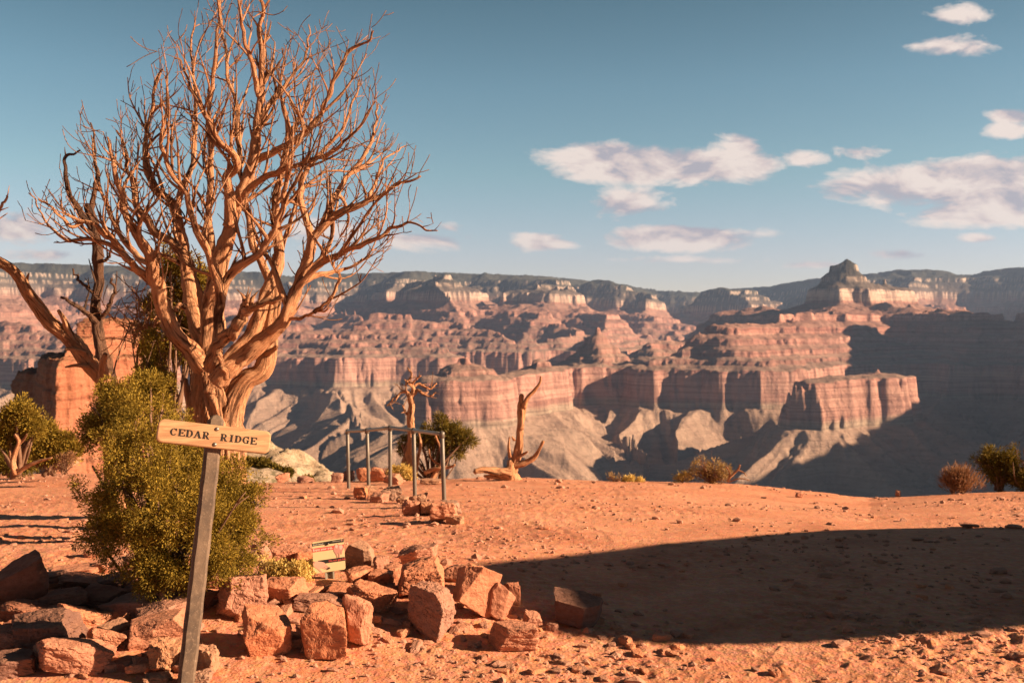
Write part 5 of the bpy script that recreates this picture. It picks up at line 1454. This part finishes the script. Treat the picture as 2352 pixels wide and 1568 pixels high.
# ------------------------------------------------------------ rabbitbrush beside the warning sign
rbD = SD+.05
rb = thing('rabbitbrush', W(655, 1352, rbD), 'yellow flowered brush with arching straw coloured stems left of the warning sign', 'shrub')
rgb = np.random.RandomState(77)
wb = WB(); tips = []
r0_ = W(612, 1352, rbD)
for k in range(110):
    e = W(rgb.uniform(620, 715), rgb.uniform(1292, 1338), rbD+rgb.uniform(-.15, .15))
    a = r0_+np.array((rgb.normal()*.025, rgb.normal()*.03, 0)); m = (a+e)/2+np.array((-.03, 0, rgb.uniform(.0, .07)))
    c = catmull(np.array([a, m, e]), 12); wb.tube(c, .0022, 4, 0, 1); tips.append(c[-1]); tips.append(c[-3])
for k in range(36):
    e = W(rgb.uniform(583, 650), rgb.uniform(1276, 1312), rbD+rgb.uniform(-.1, .1)); a = r0_+rgb.normal(size=3)*.02
    c = catmull(np.array([a, (a+e)/2+np.array((-.02, 0, .04)), e]), 12); wb.tube(c, .0014, 4, 0, 1)
    if rgb.rand() < .4: tips.append(c[-1])
wb.build('stems', m_plain('straw_stem', (.46, .33, .17), .8, .15, 30, 0), rb)
tips = np.array(tips); n = len(tips)
rep = 9
pp = np.repeat(tips, rep, 0)+rgb.normal(size=(n*rep, 3))*np.array((.022, .022, .016))
v, f = leaf_mesh(pp, np.tile((0.2, 0, 1.), (len(pp), 1)), .014, .006, rgb, 6)
mb = MB(); mb.add(v, f); mb.build('flowers', M['brush'], rb, smooth=False)
# ============================================================ sky, sun, air, camera
def make_world():
    w = bpy.data.worlds.new('World'); scene.world = w; w.use_nodes = True
    t = w.node_tree; n = t.nodes; l = t.links
    for q in list(n): n.remove(q)
    out = n.new('ShaderNodeOutputWorld'); bg = n.new('ShaderNodeBackground'); l.new(bg.outputs[0], out.inputs[0])
    def mth(op, a, b=0., c=None, clamp=False):
        q = n.new('ShaderNodeMath'); q.operation = op; q.use_clamp = clamp
        for i, x in enumerate((a, b) if c is None else (a, b, c)):
            if isinstance(x, (int, float)): q.inputs[i].default_value = x
            else: l.new(x, q.inputs[i])
        return q.outputs[0]
    def mixc(f, a, b, mode='MIX'):
        q = n.new('ShaderNodeMix'); q.data_type = 'RGBA'; q.blend_type = mode
        for i, x in ((0, f), (6, a), (7, b)):
            if isinstance(x, (int, float)): q.inputs[i].default_value = x
            elif isinstance(x, tuple): q.inputs[i].default_value = (*x, 1)
            else: l.new(x, q.inputs[i])
        return q.outputs[2]
    def ramp(src, stops):
        q = n.new('ShaderNodeValToRGB'); e = q.color_ramp
        while len(e.elements) < len(stops): e.elements.new(.5)
        for el, (p, c) in zip(e.elements, stops):
            el.position = p; el.color = (c, c, c, 1) if isinstance(c, (int, float)) else (*c, 1)
        l.new(src, q.inputs[0]); return q.outputs[0]
    sky = n.new('ShaderNodeTexSky'); sky.sky_type = 'NISHITA'; sky.sun_disc = False
    sky.sun_elevation = SUN_EL; sky.sun_rotation = R(90)+SUN_BACK
    sky.altitude = 1800; sky.air_density = 1.0; sky.dust_density = .6; sky.ozone_density = 1.5
    tc = n.new('ShaderNodeTexCoord'); sx = n.new('ShaderNodeSeparateXYZ'); l.new(tc.outputs['Generated'], sx.inputs[0])
    X, Y, Z = sx.outputs
    el = mth('MAXIMUM', Z, 0.0)
    # tint pale at the horizon, teal above; darkened overhead to weaken the fill light
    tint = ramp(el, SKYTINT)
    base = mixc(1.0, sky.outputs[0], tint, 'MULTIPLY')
    base = mixc(1.0, base, ramp(mth('ADD', mth('MULTIPLY', Y, .5), .5), [(.25, .5), (.55, 1.0)]), 'MULTIPLY')  # sky behind the viewpoint darkened too, weakening fill on shaded sides
    # clouds far away in the north, at directions (x/y, z/y)
    ys = mth('MAXIMUM', Y, .02)
    U = mth('DIVIDE', X, ys); V = mth('DIVIDE', Z, ys)
    uv = n.new('ShaderNodeCombineXYZ'); l.new(U, uv.inputs[0]); l.new(V, uv.inputs[1])
    cl = CLOUDS
    acc = None
    for cx, cy, rx, ry, s in cl:
        u0 = (cx/2.2969-512)/F; v0 = (HZ-cy/2.2969)/F; ru = rx/2.2969/F; rv = ry/2.2969/F
        m = n.new('ShaderNodeMapping'); m.vector_type = 'POINT'
        m.inputs['Scale'].default_value = (1/ru, 1/rv, 0); m.inputs['Location'].default_value = (-u0/ru, -v0/rv, 0)
        l.new(uv.outputs[0], m.inputs[0])
        q = n.new('ShaderNodeVectorMath'); q.operation = 'LENGTH'; l.new(m.outputs[0], q.inputs[0])
        v = mth('MULTIPLY', mth('SUBTRACT', 1.0, q.outputs['Value']), s)
        acc = v if acc is None else mth('MAXIMUM', acc, v)
    def fb(scale, loc, detail=7, rough=.6, sy=2.3, dist=.25):
        m = n.new('ShaderNodeMapping'); m.inputs['Scale'].default_value = (1, sy, 1); m.inputs['Location'].default_value = loc
        l.new(uv.outputs[0], m.inputs[0])
        q = n.new('ShaderNodeTexNoise'); q.inputs['Scale'].default_value = scale; q.inputs['Detail'].default_value = detail
        q.inputs['Roughness'].default_value = rough; q.inputs['Distortion'].default_value = dist
        l.new(m.outputs[0], q.inputs['Vector']); return q.outputs['Fac']
    nz = fb(15, (.3, 0, 0), 8, .6, 2.2, .5); nz2 = fb(15, (.29, -.035, 0), 8, .6, 2.2, .5); nz3 = fb(60, (3, 1, 0), 5, .65, 2.0)
    dens = mth('ADD', acc, mth('MULTIPLY', mth('SUBTRACT', nz, .5), 2.0))
    dens = mth('ADD', dens, mth('MULTIPLY', mth('SUBTRACT', nz3, .5), .5))
    gate = mth('MULTIPLY', ramp(mth('ADD', acc, .5, clamp=True), [(.02, 0), (.42, 1)]), ramp(Y, [(.1, 0), (.2, 1)]))
    alpha = mth('MULTIPLY', ramp(dens, [(.0, 0), (.16, .42), (.42, .94)]), gate)
    # lit from the right and above: compare density with a shifted sample
    lit = mth('ADD', mth('MULTIPLY', mth('SUBTRACT', nz, nz2), 2.4), .62)
    lit = mth('SUBTRACT', lit, mth('MULTIPLY', mth('MAXIMUM', mth('SUBTRACT', dens, .55), 0.), .14))
    ccol = ramp(lit, [(.28, CLOUD_SH), (.55, CLOUD_MID), (.82, CLOUD_HI)])
    # thin veil close to the horizon on the left
    fin = mixc(alpha, base, ccol)
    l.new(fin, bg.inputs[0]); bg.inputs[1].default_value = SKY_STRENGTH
EXPO = 1.9
SKY_STRENGTH = .1
q_ = 1/2**EXPO/SKY_STRENGTH
CLOUD_SH = tuple(c*q_ for c in (.46, .43, .48)); CLOUD_MID = tuple(c*q_ for c in (.74, .61, .58)); CLOUD_HI = tuple(c*q_ for c in (.92, .78, .70))
CLOUDS = [(1440, 376, 210, 56, 1.25), (1610, 378, 210, 50, 1.2), (1700, 345, 60, 50, .6), (1845, 366, 55, 22, .7), (1440, 463, 110, 42, .9),
          (1580, 545, 190, 34, 1.25), (1250, 556, 90, 24, .9), (2150, 425, 250, 58, 1.25), (2300, 430, 220, 84, 1.3), (2260, 490, 170, 40, .9), (2370, 420, 170, 76, 1.3), (2210, 395, 120, 40, 1.1), (1430, 350, 110, 30, .9), (1980, 430, 140, 28, .7),
          (2240, 546, 55, 16, .8), (2070, 582, 90, 13, .6), (1580, 597, 130, 10, .5), (1870, 607, 60, 8, .5), (2190, 35, 70, 24, .6), (2200, 105, 100, 26, .65),
          (2330, 265, 60, 20, .6), (2325, 300, 60, 22, .6), (1980, 348, 50, 14, .4), (30, 520, 130, 48, .85), (950, 550, 160, 22, .5), (90, 585, 120, 14, .45), (1030, 522, 40, 10, .4), (760, 530, 120, 30, .45)]
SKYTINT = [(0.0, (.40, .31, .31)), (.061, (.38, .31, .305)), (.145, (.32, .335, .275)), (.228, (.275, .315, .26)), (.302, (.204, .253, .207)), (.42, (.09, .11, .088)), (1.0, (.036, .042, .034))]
HAZE = 2.3e-5; HAZE_COL = (.40, .60, 1.0, 1)
make_world()
sun = bpy.data.lights.new('sun', 'SUN'); sun.energy = 4.0; sun.angle = R(.53); sun.color = (1.0, .675, .43)
so = bpy.data.objects.new('sun', sun); COL.objects.link(so)
so.rotation_euler = SUN_DIR.to_track_quat('Z', 'Y').to_euler()

hz = MB(); hz.box((500, 7500, -100), (36000, 23000, 2100))
hm = bpy.data.materials.new('haze'); hm.use_nodes = True; nt = hm.node_tree
nt.nodes.remove(nt.nodes['Principled BSDF'])
pv = nt.nodes.new('ShaderNodeVolumePrincipled'); nt.links.new(pv.outputs[0], nt.nodes['Material Output'].inputs['Volume'])
pv.inputs['Color'].default_value = HAZE_COL; pv.inputs['Density'].default_value = HAZE; pv.inputs['Anisotropy'].default_value = .25
ho = hz.build('haze', hm); tag(ho, kind='stuff', label='thin bluish haze filling the canyon')

cam = bpy.data.cameras.new('camera'); co = bpy.data.objects.new('camera', cam); COL.objects.link(co)
co.location = (0, 0, CAMZ); co.rotation_euler = (R(90), 0, 0)
cam.sensor_width = 36; cam.lens = 35.0; cam.shift_y = -21/1024
cam.clip_start = .1; cam.clip_end = 60000
cam.dof.use_dof = True; cam.dof.focus_distance = 6.0; cam.dof.aperture_fstop = 5.0
scene.camera = co
scene.view_settings.view_transform = 'Standard'; scene.view_settings.look = 'None'
scene.view_settings.exposure = EXPO; scene.view_settings.gamma = 1
scene.cycles.volume_bounces = 0; scene.cycles.max_bounces = 6; scene.cycles.diffuse_bounces = 2; scene.cycles.transparent_max_bounces = 4
scene.cycles.use_denoising = True
